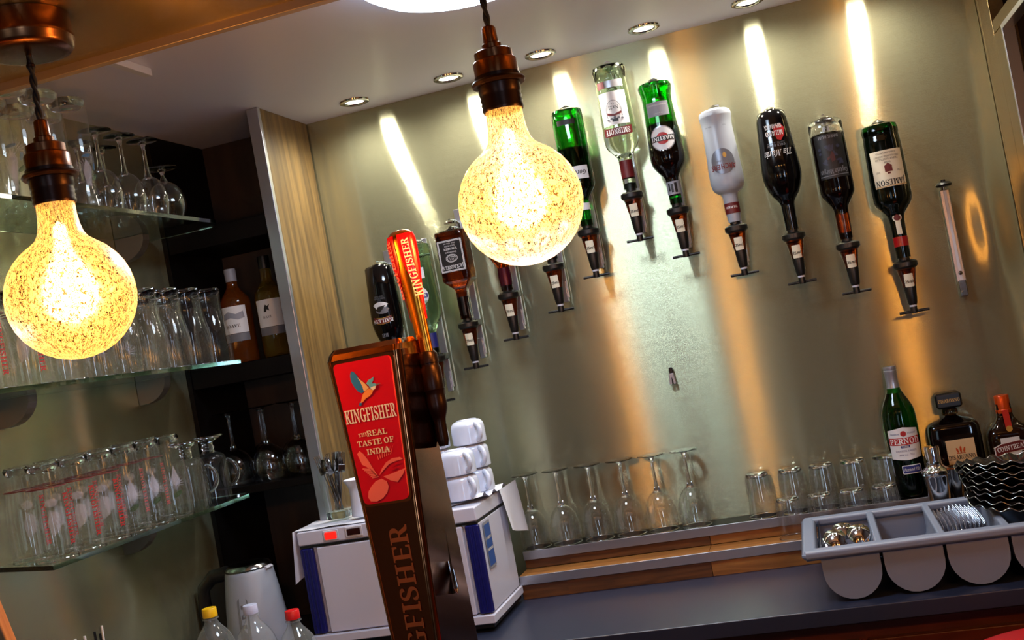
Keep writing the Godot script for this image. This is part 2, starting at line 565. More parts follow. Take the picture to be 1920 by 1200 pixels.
func lamp(parent: Node, at: Vector3, c: Color, e: float, size: float) -> void:
	var l := OmniLight3D.new()
	l.name = "lamp_light"
	l.light_color = c; l.light_energy = e; l.light_size = size; l.omni_range = 12.0; l.omni_attenuation = 2.0; l.shadow_enabled = true
	l.position = at
	parent.add_child(l, true)

func room() -> void:
	# back wall: a sheet of brushed metal, very slightly dented towards its right end
	var b := MB.new()
	b.box(Vector3(-0.47, 1.075, -0.055), Vector3(2.1, 2.15, 0.09), 0.0)
	var nx := 150
	var ny := 110
	var hz := func(x: float, y: float) -> float:
		return 0.0055 * exp(-(pow((x - 0.425) / 0.036, 2.0) + pow((y - 1.57) / 0.12, 2.0))) - 0.0055
	for i in nx:
		for j in ny:
			var p := []
			var n := []
			var u := []
			for c: Vector2i in [Vector2i(0, 0), Vector2i(1, 0), Vector2i(1, 1), Vector2i(0, 1)]:
				var x := lerpf(-1.43, 0.48, float(i + c.x) / nx)
				var y := lerpf(0.85, 2.15, float(j + c.y) / ny)
				p.append(Vector3(x, y, hz.call(x, y)))
				n.append(Vector3(-(hz.call(x + 0.002, y) - hz.call(x - 0.002, y)) / 0.004, -(hz.call(x, y + 0.002) - hz.call(x, y - 0.002)) / 0.004, 1).normalized())
				u.append(Vector2(x, y))
			b.q4(p[0], p[1], p[2], p[3], n[0], n[1], n[2], n[3], u[0], u[1], u[2], u[3])
	struct("wall_back", b.mesh(), "brass")
	struct("wall_left", box_mesh(Vector3(-1.47, 1.075, 0.95), Vector3(0.1, 2.15, 2.1), 0.0), "brass")
	struct("wall_left_rear", box_mesh(Vector3(-1.47, 1.075, 4.0), Vector3(0.1, 2.15, 4.0), 0.0), "room")
	struct("floor", box_mesh(Vector3(0.6, -0.05, 3.0), Vector3(4.4, 0.1, 6.4), 0.0), "floor")
	struct("ceiling", box_mesh(Vector3(0.6, 2.2, 3.0), Vector3(4.4, 0.1, 6.4), 0.0), "ceiling")
	struct("wall_front", box_mesh(Vector3(0.6, 1.075, 6.05), Vector3(4.4, 2.15, 0.1), 0.0), "room")
	struct("wall_right_rear", box_mesh(Vector3(2.65, 1.075, 3.6), Vector3(0.1, 2.15, 5.0), 0.0), "room")
	struct("wall_right_return", box_mesh(Vector3(1.65, 1.075, 1.15), Vector3(2.1, 2.15, 0.1), 0.0), "room")
	# right-hand end: metal-faced stile and rails round two dark recesses
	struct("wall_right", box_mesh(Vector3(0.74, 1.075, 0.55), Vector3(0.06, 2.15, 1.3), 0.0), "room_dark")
	var k := MB.new()
	k.box(Vector3(0.495, 1.075, 0.009), Vector3(0.03, 2.15, 0.017), 0.0015)
	k.box(Vector3(0.495, 1.53, 0.070), Vector3(0.03, 1.24, 0.104), 0.0015)
	struct("trim_1", k.mesh(), "brass_dark")
	struct("trim_2", box_mesh(Vector3(0.495, 1.964, 0.61), Vector3(0.03, 0.026, 0.97), 0.0015), "brass_dark")
	k = MB.new()
	k.box(Vector3(0.495, 1.42, 0.166), Vector3(0.03, 1.06, 0.088), 0.0015)
	struct("trim_3", k.mesh(), "brass_dark")
	k = MB.new()
	k.box(Vector3(0.49, 1.42, 0.2155), Vector3(0.024, 1.06, 0.011), 0.001)
	k.box(Vector3(0.49, 1.9455, 0.66), Vector3(0.024, 0.011, 0.88), 0.001)
	struct("trim_4", k.mesh(), "aluminium")
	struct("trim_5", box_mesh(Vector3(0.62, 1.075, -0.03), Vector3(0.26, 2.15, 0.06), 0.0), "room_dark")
	# daylit windows in the front wall: a wide one, and a narrow bright one towards the right
	for i in 2:
		var d: Array = WINDOWS[i]
		k = MB.new()
		for sx: float in [-1.0, 1.0]:
			k.box(Vector3(d[0] + sx * (d[1] * 0.5 + 0.03), d[3], 5.985), Vector3(0.06, d[2] + 0.12, 0.05))
			k.box(Vector3(d[0], d[3] + sx * (d[2] * 0.5 + 0.03), 5.985), Vector3(d[1] + 0.12, 0.06, 0.05))
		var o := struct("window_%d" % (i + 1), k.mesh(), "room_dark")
		part(o, "window_pane", box_mesh(Vector3(d[0], d[3], 5.98), Vector3(d[1], d[2], 0.02), 0.0), ["window_glow", "window_bright"][i])
	# dropped bulkhead over the bar, metal-faced underneath, with a small metal lip at its edge
	struct("bulkhead", box_mesh(Vector3(0.59, 2.0345, 1.80), Vector3(4.02, 0.231, 0.66), 0.002), "brass_dark")
	struct("trim_6", box_mesh(Vector3(0.59, 2.0295, 1.464), Vector3(4.02, 0.240, 0.012), 0.001), "bronze_lip")
	# partition between the shelves and the back wall
	struct("wall_partition", box_mesh(Vector3(-1.128, 1.53, 0.125), Vector3(0.026, 1.24, 0.25), 0.001), "acacia")
	struct("trim_7", box_mesh(Vector3(-1.128, 1.53, 0.259), Vector3(0.030, 1.24, 0.014), 0.002), "aluminium")
	# batten on the ceiling beside the bulkhead
	struct("trim_8", box_mesh(Vector3(-1.112, 2.1425, 0.775), Vector3(0.016, 0.015, 0.13), 0.001), "white_plastic")
	# stepped ledge along the back wall: two metal-edged steps over wooden risers made of planks
	var lx0 := -0.735
	var lx1 := 0.478
	var mid := (lx0 + lx1) * 0.5
	var wd := lx1 - lx0
	var ledge := thing("stepped_ledge", Vector3(0, 0.917, 0), "two-step ledge of wooden planks with aluminium edges along the brushed metal wall", "ledge")
	part(ledge, "top_board", box_mesh(Vector3(mid, 0.088, 0.036), Vector3(wd, 0.019, 0.072), 0.0008), "wenge")
	part(ledge, "metal_edge", box_mesh(Vector3(mid, 0.0875, 0.0745), Vector3(wd, 0.021, 0.004), 0.0008), "aluminium")
	part(ledge, "metal_edge", box_mesh(Vector3(mid, 0.0445, 0.1415), Vector3(wd, 0.021, 0.004), 0.0008), "aluminium")
	var cuts := [lx0, -0.295, 0.05, lx1]
	for i in 3:
		var c: float = (cuts[i] + cuts[i + 1]) * 0.5
		var s: float = cuts[i + 1] - cuts[i] - 0.0008
		part(ledge, "plank", box_mesh(Vector3(c, 0.067, 0.066), Vector3(s, 0.023, 0.006), 0.0006), ["walnut", "oak", "walnut"][i])
		part(ledge, "plank", box_mesh(Vector3(c, 0.0455, 0.105), Vector3(s, 0.019, 0.069), 0.0006), "oak")
		part(ledge, "plank", box_mesh(Vector3(c, 0.0175, 0.132), Vector3(s, 0.035, 0.012), 0.0006), ["walnut", "oak", "walnut"][i])
	# worktop and cabinet front
	var wt := thing("worktop", Vector3(0, 0.885, 0), "dark blue-grey laminate worktop running along the back wall", "worktop")
	part(wt, "top", box_mesh(Vector3(-0.47, 0.016, 0.2535), Vector3(1.898, 0.032, 0.503), 0.003), "navy_top")
	var cab := thing("counter_cabinet", Vector3(0, 0.0, 0), "reddish brown cabinet under the dark worktop", "cabinet")
	part(cab, "body", box_mesh(Vector3(-0.47, 0.4425, 0.24), Vector3(1.89, 0.883, 0.46), 0.002), "mahogany")
	for i in 4:
		part(cab, "door", box_mesh(Vector3(-1.17 + 0.467 * i, 0.46, 0.479), Vector3(0.455, 0.78, 0.018), 0.003), "mahogany")
	# niche between the left wall and the partition
	struct("wall_niche_back", box_mesh(Vector3(-1.28, 1.534, 0.006), Vector3(0.278, 1.23, 0.012), 0.0), "brown_panel")
	struct("wall_niche_left", box_mesh(Vector3(-1.414, 1.534, 0.137), Vector3(0.012, 1.23, 0.25), 0.0005), "wenge")
	for d: Array in [[1.882, 0.046, "upper"], [1.554, 0.042, "middle"], [1.281, 0.018, "lower"]]:
		var s := thing("niche_shelf", Vector3(-1.2745, d[0] - d[1] * 0.5, 0.137), "dark wooden shelf board across the niche, the %s of the three" % d[2], "shelf", "dark shelf boards in the niche")
		part(s, "board", box_mesh(Vector3(0, d[1] * 0.5, 0), Vector3(0.264, d[1], 0.245), 0.001), "wenge")

func lights() -> void:
	var xs := [-0.937, -0.695, -0.468, -0.225, 0.008, 0.245]
	for i in xs.size():
		var o := put("downlight", func() -> Node3D:
			var t := thing("downlight", Vector3.ZERO, "", "downlight")
			part(t, "bezel", lathe_mesh(V([0.0235, -0.001, 0.025, -0.0045, 0.031, -0.0055, 0.036, -0.0035, 0.037, 0.0, 0.0, 0.0, 0.0, -0.0008]), 40), "chrome")
			part(t, "lamp_lens", lathe_mesh(V([0.0, -0.0028, 0.018, -0.0026, 0.0232, -0.0014, 0.0232, -0.0006, 0.0, -0.0006]), 32), "lamp_white")
			var l := SpotLight3D.new()
			l.name = "downlight_beam"
			l.light_color = Color(1.0, 0.96, 0.90); l.light_energy = DOWN_E; l.light_size = 0.02; l.spot_range = 12.0; l.spot_attenuation = 2.0
			l.spot_angle = 84.0; l.spot_angle_attenuation = 1.0; l.shadow_enabled = true
			l.position = Vector3(0, -0.016, 0); l.rotation = Vector3(-PI / 2, 0, 0)
			t.add_child(l)
			return t, Vector3(xs[i], 2.1498, 0.1), "round recessed chrome downlight in the ceiling, %s from the wooden partition" % WHERE[i], "ceiling downlights along the back wall")
	var p := thing("ceiling_lamp", Vector3(-0.45, 2.15, 0.815), "large round white ceiling lamp at the top of the picture", "ceiling lamp")
	part(p, "lamp_diffuser", lathe_mesh(V([0.0, -0.046, 0.09, -0.043, 0.145, -0.034, 0.168, -0.020, 0.17, -0.008, 0.0, -0.008]), 48), "panel_white")
	part(p, "base", lathe_mesh(V([0.0, -0.0075, 0.172, -0.0075, 0.172, -0.0002, 0.0, -0.0002]), 48), "white_plastic")
	var al := AreaLight3D.new()
	al.name = "ceiling_lamp_light"
	al.area_size = Vector2(0.30, 0.30); al.light_color = Color(0.84, 0.92, 1.0); al.light_energy = PANEL_E; al.shadow_enabled = true
	al.area_range = 12.0; al.area_attenuation = 2.0
	al.position = Vector3(0, -0.055, 0); al.rotation = Vector3(-PI / 2, 0, 0)
	p.add_child(al)
	var ps := [[Vector3(-0.702, 1.630, 1.628), "left speckled globe pendant lamp, hanging below a round bronze ceiling rose"], [Vector3(-0.2515, 1.640, 1.512), "speckled globe pendant lamp hanging in front of the green bottles in the middle"], [Vector3(0.33, 1.64, 1.52), "speckled globe pendant lamp past the right edge of the view, third along the bar"], [Vector3(0.70, 1.64, 1.52), "speckled globe pendant lamp farthest right along the bar"]]
	for d: Array in ps:
		put("pendant%.3f" % d[0].y, pendant.bind(1.63 - d[0].y), d[0], d[1], "globe pendants over the bar", 2.2)

func pendant(dx: float) -> Node3D:
	var t := thing("pendant_lamp", Vector3.ZERO, "", "pendant lamp")
	var R := 0.0635
	var out := [Vector2(0.0, -R)]
	for i in range(1, 15):
		var a := -PI / 2 + i * (PI * 0.5 + 1.05) / 14.0
		out.append(Vector2(cos(a) * R, sin(a) * R))
	out.append_array([Vector2(0.0262, 0.0592), Vector2(0.0225, 0.0650), Vector2(0.0202, 0.0740), Vector2(0.0190, 0.0860), Vector2(0.0188, 0.0985)])
	var g := MB.new()
	g.lathe(out, 56)
	var inn := []
	for i in range(out.size() - 1, -1, -1):
		var q: Vector2 = out[i]
		inn.append(Vector2(maxf(q.x - 0.0012, 0.0), q.y + (0.0012 if q.y < -0.06 else 0.0)))
	g.lathe([out[-1]] + inn, 56)
	part(t, "bulb_globe", g.mesh(), "bulb_glass", "speckled amber glass globe")
	part(t, "filament", lathe_mesh(smooth(V([0.0, -0.026, 0.020, -0.016, 0.026, 0.004, 0.018, 0.028, 0.008, 0.048, 0.006, 0.072, 0.0, 0.078]), 0, 6), 20), "filament", "glowing core of the bulb")
	part(t, "lamp_holder", lathe_mesh(V([0.0, 0.0955, 0.0205, 0.0955, 0.0215, 0.0985, 0.0205, 0.101, 0.0215, 0.1035, 0.0205, 0.106, 0.0215, 0.1085, 0.0205, 0.111, 0.0215, 0.1135, 0.0218, 0.122, 0.0, 0.122]), 36), "bronze_dark")
	part(t, "shade_ring", lathe_mesh(V([0.020, 0.1225, 0.0265, 0.1225, 0.0280, 0.1250, 0.0265, 0.1275, 0.0235, 0.1285, 0.0235, 0.1320, 0.020, 0.1320]), 36), "bronze_dark")
	part(t, "holder_cap", lathe_mesh(V([0.0, 0.130, 0.0225, 0.130, 0.0225, 0.146, 0.0212, 0.148, 0.0195, 0.1485, 0.0195, 0.1565, 0.0170, 0.158, 0.0100, 0.1585, 0.0100, 0.1645, 0.0078, 0.166, 0.0072, 0.181, 0.0058, 0.183, 0.0, 0.183]), 36), "bronze")
	var c := MB.new()
	for s in 2:
		var pts := []
		for i in 60:
			var y := 0.182 + (0.262 + dx - 0.182) * i / 59.0
			var a := y * 190.0 + s * PI
			pts.append(Vector3(cos(a) * 0.0017, y, sin(a) * 0.0017))
		c.tube(pts, 0.0021, 6)
	part(t, "cord", c.mesh(), "cord_black")
	part(t, "cord_grip", lathe_mesh(V([0.0, 0.238 + dx, 0.0045, 0.238 + dx, 0.0045, 0.2405 + dx, 0.0030, 0.242 + dx, 0.0030, 0.2515 + dx, 0.0, 0.2515 + dx]), 16), "bronze_dark")
	part(t, "ceiling_rose", lathe_mesh(V([0.0, 0.250 + dx, 0.032, 0.2505 + dx, 0.042, 0.2530 + dx, 0.0455, 0.2570 + dx, 0.0455, 0.2615 + dx, 0.0470, 0.2635 + dx, 0.0470, 0.2670 + dx, 0.0455, 0.2690 + dx, 0.0455, 0.2885 + dx, 0.0, 0.2885 + dx]), 48), "bronze")
	lamp(t, Vector3(0, 0.004, 0), Color(1.0, 0.64, 0.27), PENDANT_E, 0.02)
	return t

# ---- bottles hanging upside down from optics -------------------------------------------------
func optic() -> Node3D:   # origin on the wall, level with the crossbar; the bottle's axis is at z = 0.072
	var t := thing("optic_dispenser", Vector3.ZERO, "", "optic dispenser")
	var z := 0.072
	var x := Transform3D(Basis(), Vector3(0, 0, z))
	var b := MB.new()
	b.box(Vector3(0.004, 0.21, 0.006), Vector3(0.017, 0.36, 0.009), 0.001)
	b.box(Vector3(0.004, 0.045, 0.009), Vector3(0.013, 0.05, 0.014), 0.002)
	part(t, "bracket_rail", b.mesh(), "aluminium")
	b = MB.new()
	b.box(Vector3(0.004, 0.108, 0.03), Vector3(0.022, 0.016, 0.045), 0.002)
	b.lathe(V([0.0, 0.096, 0.021, 0.096, 0.0255, 0.1005, 0.0255, 0.1095, 0.022, 0.112, 0.016, 0.114, 0.0, 0.114]), 28, 1, 1, 2.0, x)
	part(t, "collar", b.mesh(), "black")
	b = MB.new()
	b.lathe(V([0.0, 0.110, 0.0115, 0.110, 0.0115, 0.132, 0.0095, 0.134, 0.0, 0.134]), 20, 1, 1, 2.0, x)
	part(t, "stopper", b.mesh(), "black")
	b = MB.new()
	b.lathe(V([0.0, 0.0545, 0.0128, 0.0545, 0.0195, 0.096, 0.0, 0.096]), 24, 1, 1, 2.0, x)
	part(t, "measure_chamber", b.mesh(), "amber_glass")
	b = MB.new()
	var tilt := Transform3D(Basis(Vector3.RIGHT, 0.16), Vector3(0, 0.074, z + 0.0))
	b.print_poly(round_rect(-0.0095, -0.016, 0.0095, 0.013, 0.002), 0.0165, 0, 0.0004, tilt)
	var lb := part(t, "measure_label", b.mesh(), "cream")
	tx(lb, [["25ml", sans_b, 0.0062, 0, -0.004, 0.017]], "ink", 0.0165, 0, 0.0010, 0, tilt)
	b = MB.new()
	b.lathe(V([0.0, 0.0165, 0.0085, 0.0165, 0.0100, 0.021, 0.0132, 0.0535, 0.0130, 0.0560, 0.0, 0.0560]), 24, 1, 1, 2.0, x)
	part(t, "nozzle", b.mesh(), "black")
	b = MB.new()
	b.lathe(V([0.0, 0.0125, 0.0078, 0.0125, 0.0078, 0.0165, 0.0, 0.0165]), 20, 1, 1, 2.0, x)
	part(t, "seal_ring", b.mesh(), "white_plastic")
	b = MB.new()
	b.lathe(V([0.0, -0.002, 0.0072, -0.002, 0.0078, 0.002, 0.0070, 0.0125, 0.0, 0.0125]), 20, 1, 1, 2.0, x)
	b.tube([Vector3(-0.031, 0.002, z), Vector3(0.031, 0.002, z)], 0.0031, 10)
	part(t, "push_bar", b.mesh(), "black")
	return t

func clamp_arm(t: Node3D, top: float) -> void:   # the sprung pad that presses on the bottle's base
	var b := MB.new()
	b.tube([Vector3(0.004, top - 0.03, 0.008), Vector3(0.004, top + 0.005, 0.012), Vector3(0.003, top + 0.010, 0.04), Vector3(0, top + 0.009, 0.072)], 0.0038, 8)
	b.lathe(V([0.0, top + 0.001, 0.013, top + 0.001, 0.014, top + 0.004, 0.009, top + 0.008, 0.0, top + 0.011]), 24, 1, 1, 2.0, Transform3D(Basis(), Vector3(0, 0, 0.072)))
	part(t, "clamp_pad", b.mesh(), "chrome")
	b = MB.new()
	b.box(Vector3(0.004, (0.38 + top) * 0.5, 0.006), Vector3(0.0135, maxf(absf(top - 0.38), 0.02) + 0.02, 0.007), 0.001)
	part(t, "rail_extension", b.mesh(), "aluminium")

func bottle(label: String, x: float, base: float, called := "spirit_bottle") -> Node3D:
	var t := thing(called, Vector3(x, base, 0.072), label, "bottle", "spirit bottles upside down on the wall optics")
	t.rotation = Vector3(0, 0, PI)
	return t

func shell(o: MB, prof: Array, i0: int, wall: float, seg := 40, sx := 1.0, sz := 1.0, sq := 2.0) -> void:   # an air pocket inside the first i0 points of the profile
	var inn := []
	for i in i0:
		var q: Vector2 = prof[i]
		inn.append(Vector2(maxf(q.x - wall, 0.0), maxf(q.y, wall * 1.6)))
	inn.append(Vector2(0.0, inn[-1].y))
	inn.reverse()
	o.lathe(inn, seg, sx, sz, sq)

func hang_bottles() -> void:
	# [x, bottle base height, crossbar height] of every place on the rail, from the partition
	var pl := [[-0.965, 1.750, 1.400], [-0.863, 1.783, 1.397], [-0.765, 1.796, 1.463], [-0.655, 1.880, 1.513], [-0.536, 1.938, 1.558], [-0.439, 2.015, 1.621], [-0.324, 2.091, 1.683], [-0.228, 2.029, 1.627], [-0.108, 1.936, 1.561], [0.011, 1.905, 1.519], [0.120, 1.861, 1.476], [0.229, 1.825, 1.412]]
	var whose := ["under the black cream-liqueur bottle at the left end", "under the pale bottle behind the red tap handle", "under the square brown whiskey bottle", "below the right globe lamp, under a maroon-necked bottle", "just below the right globe lamp, under a hidden bottle", "under the bright green gin bottle", "under the clear vodka bottle, highest on the wall", "under the green vermouth bottle with a round label", "under the frosted white bottle", "under the black coffee-liqueur bottle", "under the dark rum bottle with a clear end", "under the dark whiskey bottle with a cream label"]
	for i in pl.size():
		var o := put("optic", optic, Vector3(pl[i][0], pl[i][2], 0), "black optic dispenser on the wall %s" % whose[i], "optic dispensers on the back wall")
		clamp_arm(o, pl[i][1] - pl[i][2])
	var g := "spirit bottles upside down on the wall optics"
	# 1 black cream liqueur
	var t := bottle("black cream-liqueur bottle with an oval picture label, at the left end of the row", pl[0][0], 1.75)
	var H := 0.225
	part(t, "bottle_body", lathe_mesh(smooth(V([0.0, 0.003, 0.030, 0.0, 0.034, 0.004, 0.036, 0.05, 0.0395, 0.115, 0.038, 0.150, 0.026, 0.185, 0.0145, 0.205, 0.0135, H, 0.0, H]), 3, 8), 40, 1.0, 0.86), "black_gloss")
	var r := 0.0375
	var xf := Transform3D(Basis(), Vector3(0, 0, -0.0052))
	var l := pr(t, "label", [oval(0, 0.106, 0.024, 0.017)], "paper", r, 0, 0.0016, xf)
	pr(l, "picture", [oval(-0.004, 0.110, 0.017, 0.008)], "ink_grey", r, 0, 0.0021, xf)
	pr(l, "picture_tree", [poly_of([-0.012, 0.098, 0.006, 0.1, 0.012, 0.108, 0.004, 0.114, -0.004, 0.108])], "ink", r, 0, 0.0025, xf)
	var bn := pr(t, "banner", [poly_of([-0.031, 0.119, -0.014, 0.126, 0.0, 0.128, 0.014, 0.126, 0.031, 0.119, 0.033, 0.134, 0.014, 0.141, 0.0, 0.143, -0.014, 0.141, -0.033, 0.134])], "ink_gold", r, 0, 0.0022, xf)
	pr(bn, "banner_field", [poly_of([-0.030, 0.1205, -0.014, 0.1273, 0.0, 0.1293, 0.014, 0.1273, 0.030, 0.1205, 0.0315, 0.133, 0.014, 0.1397, 0.0, 0.1417, -0.014, 0.1397, -0.0315, 0.133])], "ink_maroon", r, 0, 0.0027, xf)
	tx(bn, [["BAILEYS", serif_b, 0.0085, 0, 0.1345, 0.05]], "ink_white", r, 0, 0.0032, 0, xf)
	tx(t, [["THE", serif, 0.0022, 0, 0.0865], ["ORIGINAL", serif, 0.0040, 0, 0.081, 0.03], ["IRISH CREAM", serif, 0.0022, 0, 0.076, 0.022], ["BB", serif_b, 0.009, 0, 0.170]], "ink_grey", r, 0, 0.0014, 0, xf)
	# 2 pale vermouth bottle behind the handle
	t = bottle("pale green-white vermouth bottle with a round white label, half hidden behind the red tap handle", pl[1][0], 1.783)
	var vp := smooth(V([0.0, 0.006, 0.026, 0.0, 0.034, 0.003, 0.0365, 0.012, 0.034, 0.03, 0.0345, 0.09, 0.038, 0.15, 0.033, 0.180, 0.0155, 0.212, 0.0138, 0.225, 0.0138, 0.266, 0.0, 0.266]), 3, 9)
	part(t, "bottle_body", lathe_mesh(vp, 40), "pale_green")
	l = pr(t, "label", [oval(0, 0.128, 0.024, 0.024)], "paper", 0.037, 0, 0.0008)
	pr(l, "emblem", [oval(0, 0.128, 0.0125, 0.0125)], "ink_red", 0.037, 0, 0.0013)
	pr(l, "bar", [rect(-0.022, 0.123, 0.022, 0.133)], "ink_blue", 0.037, 0, 0.0018)
	tx(l, [["MARTINI", sans_b, 0.007, 0, 0.128, 0.036]], "ink_white", 0.037, 0, 0.0023)
	pr(t, "upper_label", [rect(-0.022, 0.060, 0.022, 0.086)], "paper", 0.0345, 0, 0.0006)
	part(t, "neck_foil", lathe_mesh(V([0.0142, 0.218, 0.0145, 0.218, 0.0145, 0.254, 0.0142, 0.254])), "ink_blue")
	# 3 square brown whiskey
	t = bottle("square brown whiskey bottle with a black and white label, upside down", pl[2][0], 1.796, "whiskey_bottle")
	var jp := smooth(V([0.0, 0.004, 0.028, 0.0, 0.034, 0.003, 0.0352, 0.010, 0.0352, 0.110, 0.034, 0.120, 0.015, 0.140, 0.0135, 0.150, 0.0135, 0.213, 0.0, 0.213]), 3, 7)
	var b := MB.new()
	b.lathe(jp, 64, 1, 1, 9.0)
	part(t, "bottle_body", b.mesh(), "amber_glass")
	part(t, "bottle_base", lathe_mesh(V([0.0, -0.0005, 0.031, -0.0005, 0.0357, 0.003, 0.0357, 0.012, 0.0, 0.012]), 64, 1, 1, 9.0), "clear", "clear glass foot")
	l = pr(t, "label", [rect(-0.032, 0.022, 0.032, 0.100)], "ink", 0, 0.0352, 0.0006)
	var fr := []
	for k in 2:
		var s := 0.0295 - 0.0022 * k
		var w := 0.0007
		for sy: float in [0.061 + 0.0368 - 0.0022 * k, 0.061 - 0.0368 + 0.0022 * k]:
			fr.append(rect(-s, sy - w, s, sy + w))
		fr.append(rect(-s - w, 0.0245, -s + w, 0.0975)); fr.append(rect(s - w, 0.0245, s + w, 0.0975))
	for k in 40:
		var a0 := TAU * k / 40.0
		var a1 := TAU * (k + 1) / 40.0
		for q: float in [1.0, 0.80]:
			fr.append(PackedVector2Array([Vector2(cos(a0) * 0.0145 * q, 0.067 + sin(a0) * 0.0095 * q), Vector2(cos(a1) * 0.0145 * q, 0.067 + sin(a1) * 0.0095 * q), Vector2(cos(a1) * (0.0145 * q - 0.001), 0.067 + sin(a1) * (0.0095 * q - 0.001)), Vector2(cos(a0) * (0.0145 * q - 0.001), 0.067 + sin(a0) * (0.0095 * q - 0.001))]))
	pr(l, "label_border", fr, "ink_white", 0, 0.0352, 0.0010)
	tx(l, [["JACK DANIEL'S", serif_b, 0.0085, 0, 0.0865, 0.052], ["OLD", serif_b, 0.0032, 0, 0.0695], ["No.7", serif_b, 0.0050, 0, 0.0640, 0.016], ["Tennessee", serif, 0.0042, 0, 0.0530], ["WHISKEY", serif_b, 0.0050, 0, 0.0445, 0.036], ["SOUR MASH", sans, 0.0030, 0, 0.0375], ["70cl   40% vol", sans, 0.0026, 0, 0.0315]], "ink_white", 0, 0.0352, 0.0010)
	part(t, "neck_seal", lathe_mesh(V([0.0138, 0.160, 0.0142, 0.160, 0.0142, 0.205, 0.0138, 0.205])), "black")
	# 4, 5 behind the right globe lamp
	t = bottle("brown bottle with a maroon foil neck, mostly hidden behind the right globe lamp", pl[3][0], 1.880)
	var gp := smooth(V([0.0, 0.005, 0.028, 0.0, 0.034, 0.003, 0.036, 0.010, 0.036, 0.14, 0.033, 0.160, 0.0155, 0.190, 0.0140, 0.205, 0.0140, 0.250, 0.0, 0.250]), 3, 8)
	part(t, "bottle_body", lathe_mesh(gp, 40), "amber_glass")
	pr(t, "label", [rect(-0.03, 0.05, 0.03, 0.11)], "cream", 0.036, 0, 0.0006)
	part(t, "neck_foil", lathe_mesh(V([0.0145, 0.196, 0.0150, 0.196, 0.0165, 0.215, 0.0150, 0.235, 0.0148, 0.238])), "maroon_foil", "maroon foil")
	t = bottle("dark bottle hidden behind the right globe lamp beside the bright green gin bottle", pl[4][0], 1.938)
	part(t, "bottle_body", lathe_mesh(gp.map(func(q): return Vector2(q.x, q.y * 1.03)), 40), "dark_brown")
	pr(t, "label", [rect(-0.03, 0.05, 0.03, 0.11)], "paper_grey", 0.036, 0, 0.0006)
	# 6 bright green gin
	t = bottle("bright green gin bottle with a small white lower label, beside the right globe lamp", pl[5][0], 2.015, "gin_bottle")
	var np := smooth(V([0.0, 0.006, 0.028, 0.0, 0.0345, 0.003, 0.0365, 0.012, 0.0365, 0.165, 0.034, 0.185, 0.0165, 0.212, 0.0145, 0.225, 0.0145, 0.274, 0.0, 0.274]), 3, 8)
	b = MB.new()
	b.lathe(np, 40)
	shell(b, [Vector2(0.0, 0.006), Vector2(0.030, 0.004), Vector2(0.0355, 0.014), Vector2(0.0365, 0.030), Vector2(0.0365, 0.092)], 5, 0.0025)
	part(t, "bottle_body", b.mesh(), "green_glass")
	part(t, "liquid", lathe_mesh(V([0.0, 0.0935, 0.0335, 0.0935, 0.0335, 0.165, 0.031, 0.184, 0.0135, 0.212, 0.0, 0.214])), "dark_green")
	pr(t, "embossed_patch", [rect(-0.022, 0.028, 0.022, 0.040)], "ink", 0.0365, 0, 0.0006)
	l = pr(t, "label", [rect(-0.033, 0.138, 0.033, 0.168)], "paper", 0.0365, 0, 0.0006)
	tx(l, [["Gordon's", serif_b, 0.011, 0, 0.154, 0.052, 0.25]], "ink", 0.0365, 0, 0.0011)
	part(t, "neck_label", lathe_mesh(V([0.0149, 0.222, 0.0152, 0.222, 0.0152, 0.238, 0.0149, 0.238])), "paper")
	# 7 clear vodka
	t = bottle("tall clear vodka bottle with a white crest label and red banner, highest on the wall", pl[6][0], 2.091, "vodka_bottle")
	var sp := smooth(V([0.0, 0.008, 0.030, 0.0, 0.0365, 0.003, 0.039, 0.012, 0.0375, 0.024, 0.0355, 0.034, 0.0365, 0.06, 0.039, 0.170, 0.036, 0.188, 0.0165, 0.212, 0.0148, 0.222, 0.0148, 0.288, 0.0, 0.288]), 3, 9)
	b = MB.new()
	b.lathe(sp, 44)
	shell(b, [Vector2(0.0, 0.012), Vector2(0.032, 0.009), Vector2(0.0365, 0.018), Vector2(0.0355, 0.034), Vector2(0.0365, 0.060), Vector2(0.0385, 0.150)], 6, 0.0026, 44)
	part(t, "bottle_body", b.mesh(), "spirit")
	l = pr(t, "label", [rect(-0.033, 0.066, 0.033, 0.142)], "paper", 0.0378, 0, 0.0012)
	var cr := []
	for k in 24:
		var a0 := PI * k / 24.0
		var a1 := PI * (k + 1) / 24.0
		cr.append(PackedVector2Array([Vector2(cos(a0) * 0.018, 0.112 - sin(a0) * 0.026), Vector2(cos(a1) * 0.018, 0.112 - sin(a1) * 0.026), Vector2(cos(a1) * 0.0168, 0.112 - sin(a1) * 0.0248), Vector2(cos(a0) * 0.0168, 0.112 - sin(a0) * 0.0248)]))
	cr.append(rect(-0.018, 0.112, -0.0168, 0.124)); cr.append(rect(0.0168, 0.112, 0.018, 0.124))
	for k in 5:
		cr.append(oval(-0.016 + 0.008 * k, 0.1255 + 0.002 * absf(k - 2), 0.0032, 0.0024, 10))
	pr(l, "crest", cr, "ink_grey", 0.0378, 0, 0.0017)
	pr(l, "crest_ribbon", [poly_of([-0.016, 0.113, 0.0, 0.118, 0.016, 0.113, 0.016, 0.118, 0.0, 0.123, -0.016, 0.118])], "ink_maroon", 0.0378, 0, 0.0020)
	pr(l, "crest_base", [poly_of([-0.006, 0.128, 0.006, 0.128, 0.007, 0.135, -0.007, 0.135])], "ink", 0.0378, 0, 0.0020)
	tx(l, [["No.21", serif_b, 0.008, 0, 0.103, 0.022], ["* * * *", serif, 0.004, 0, 0.094]], "ink", 0.0378, 0, 0.0020)
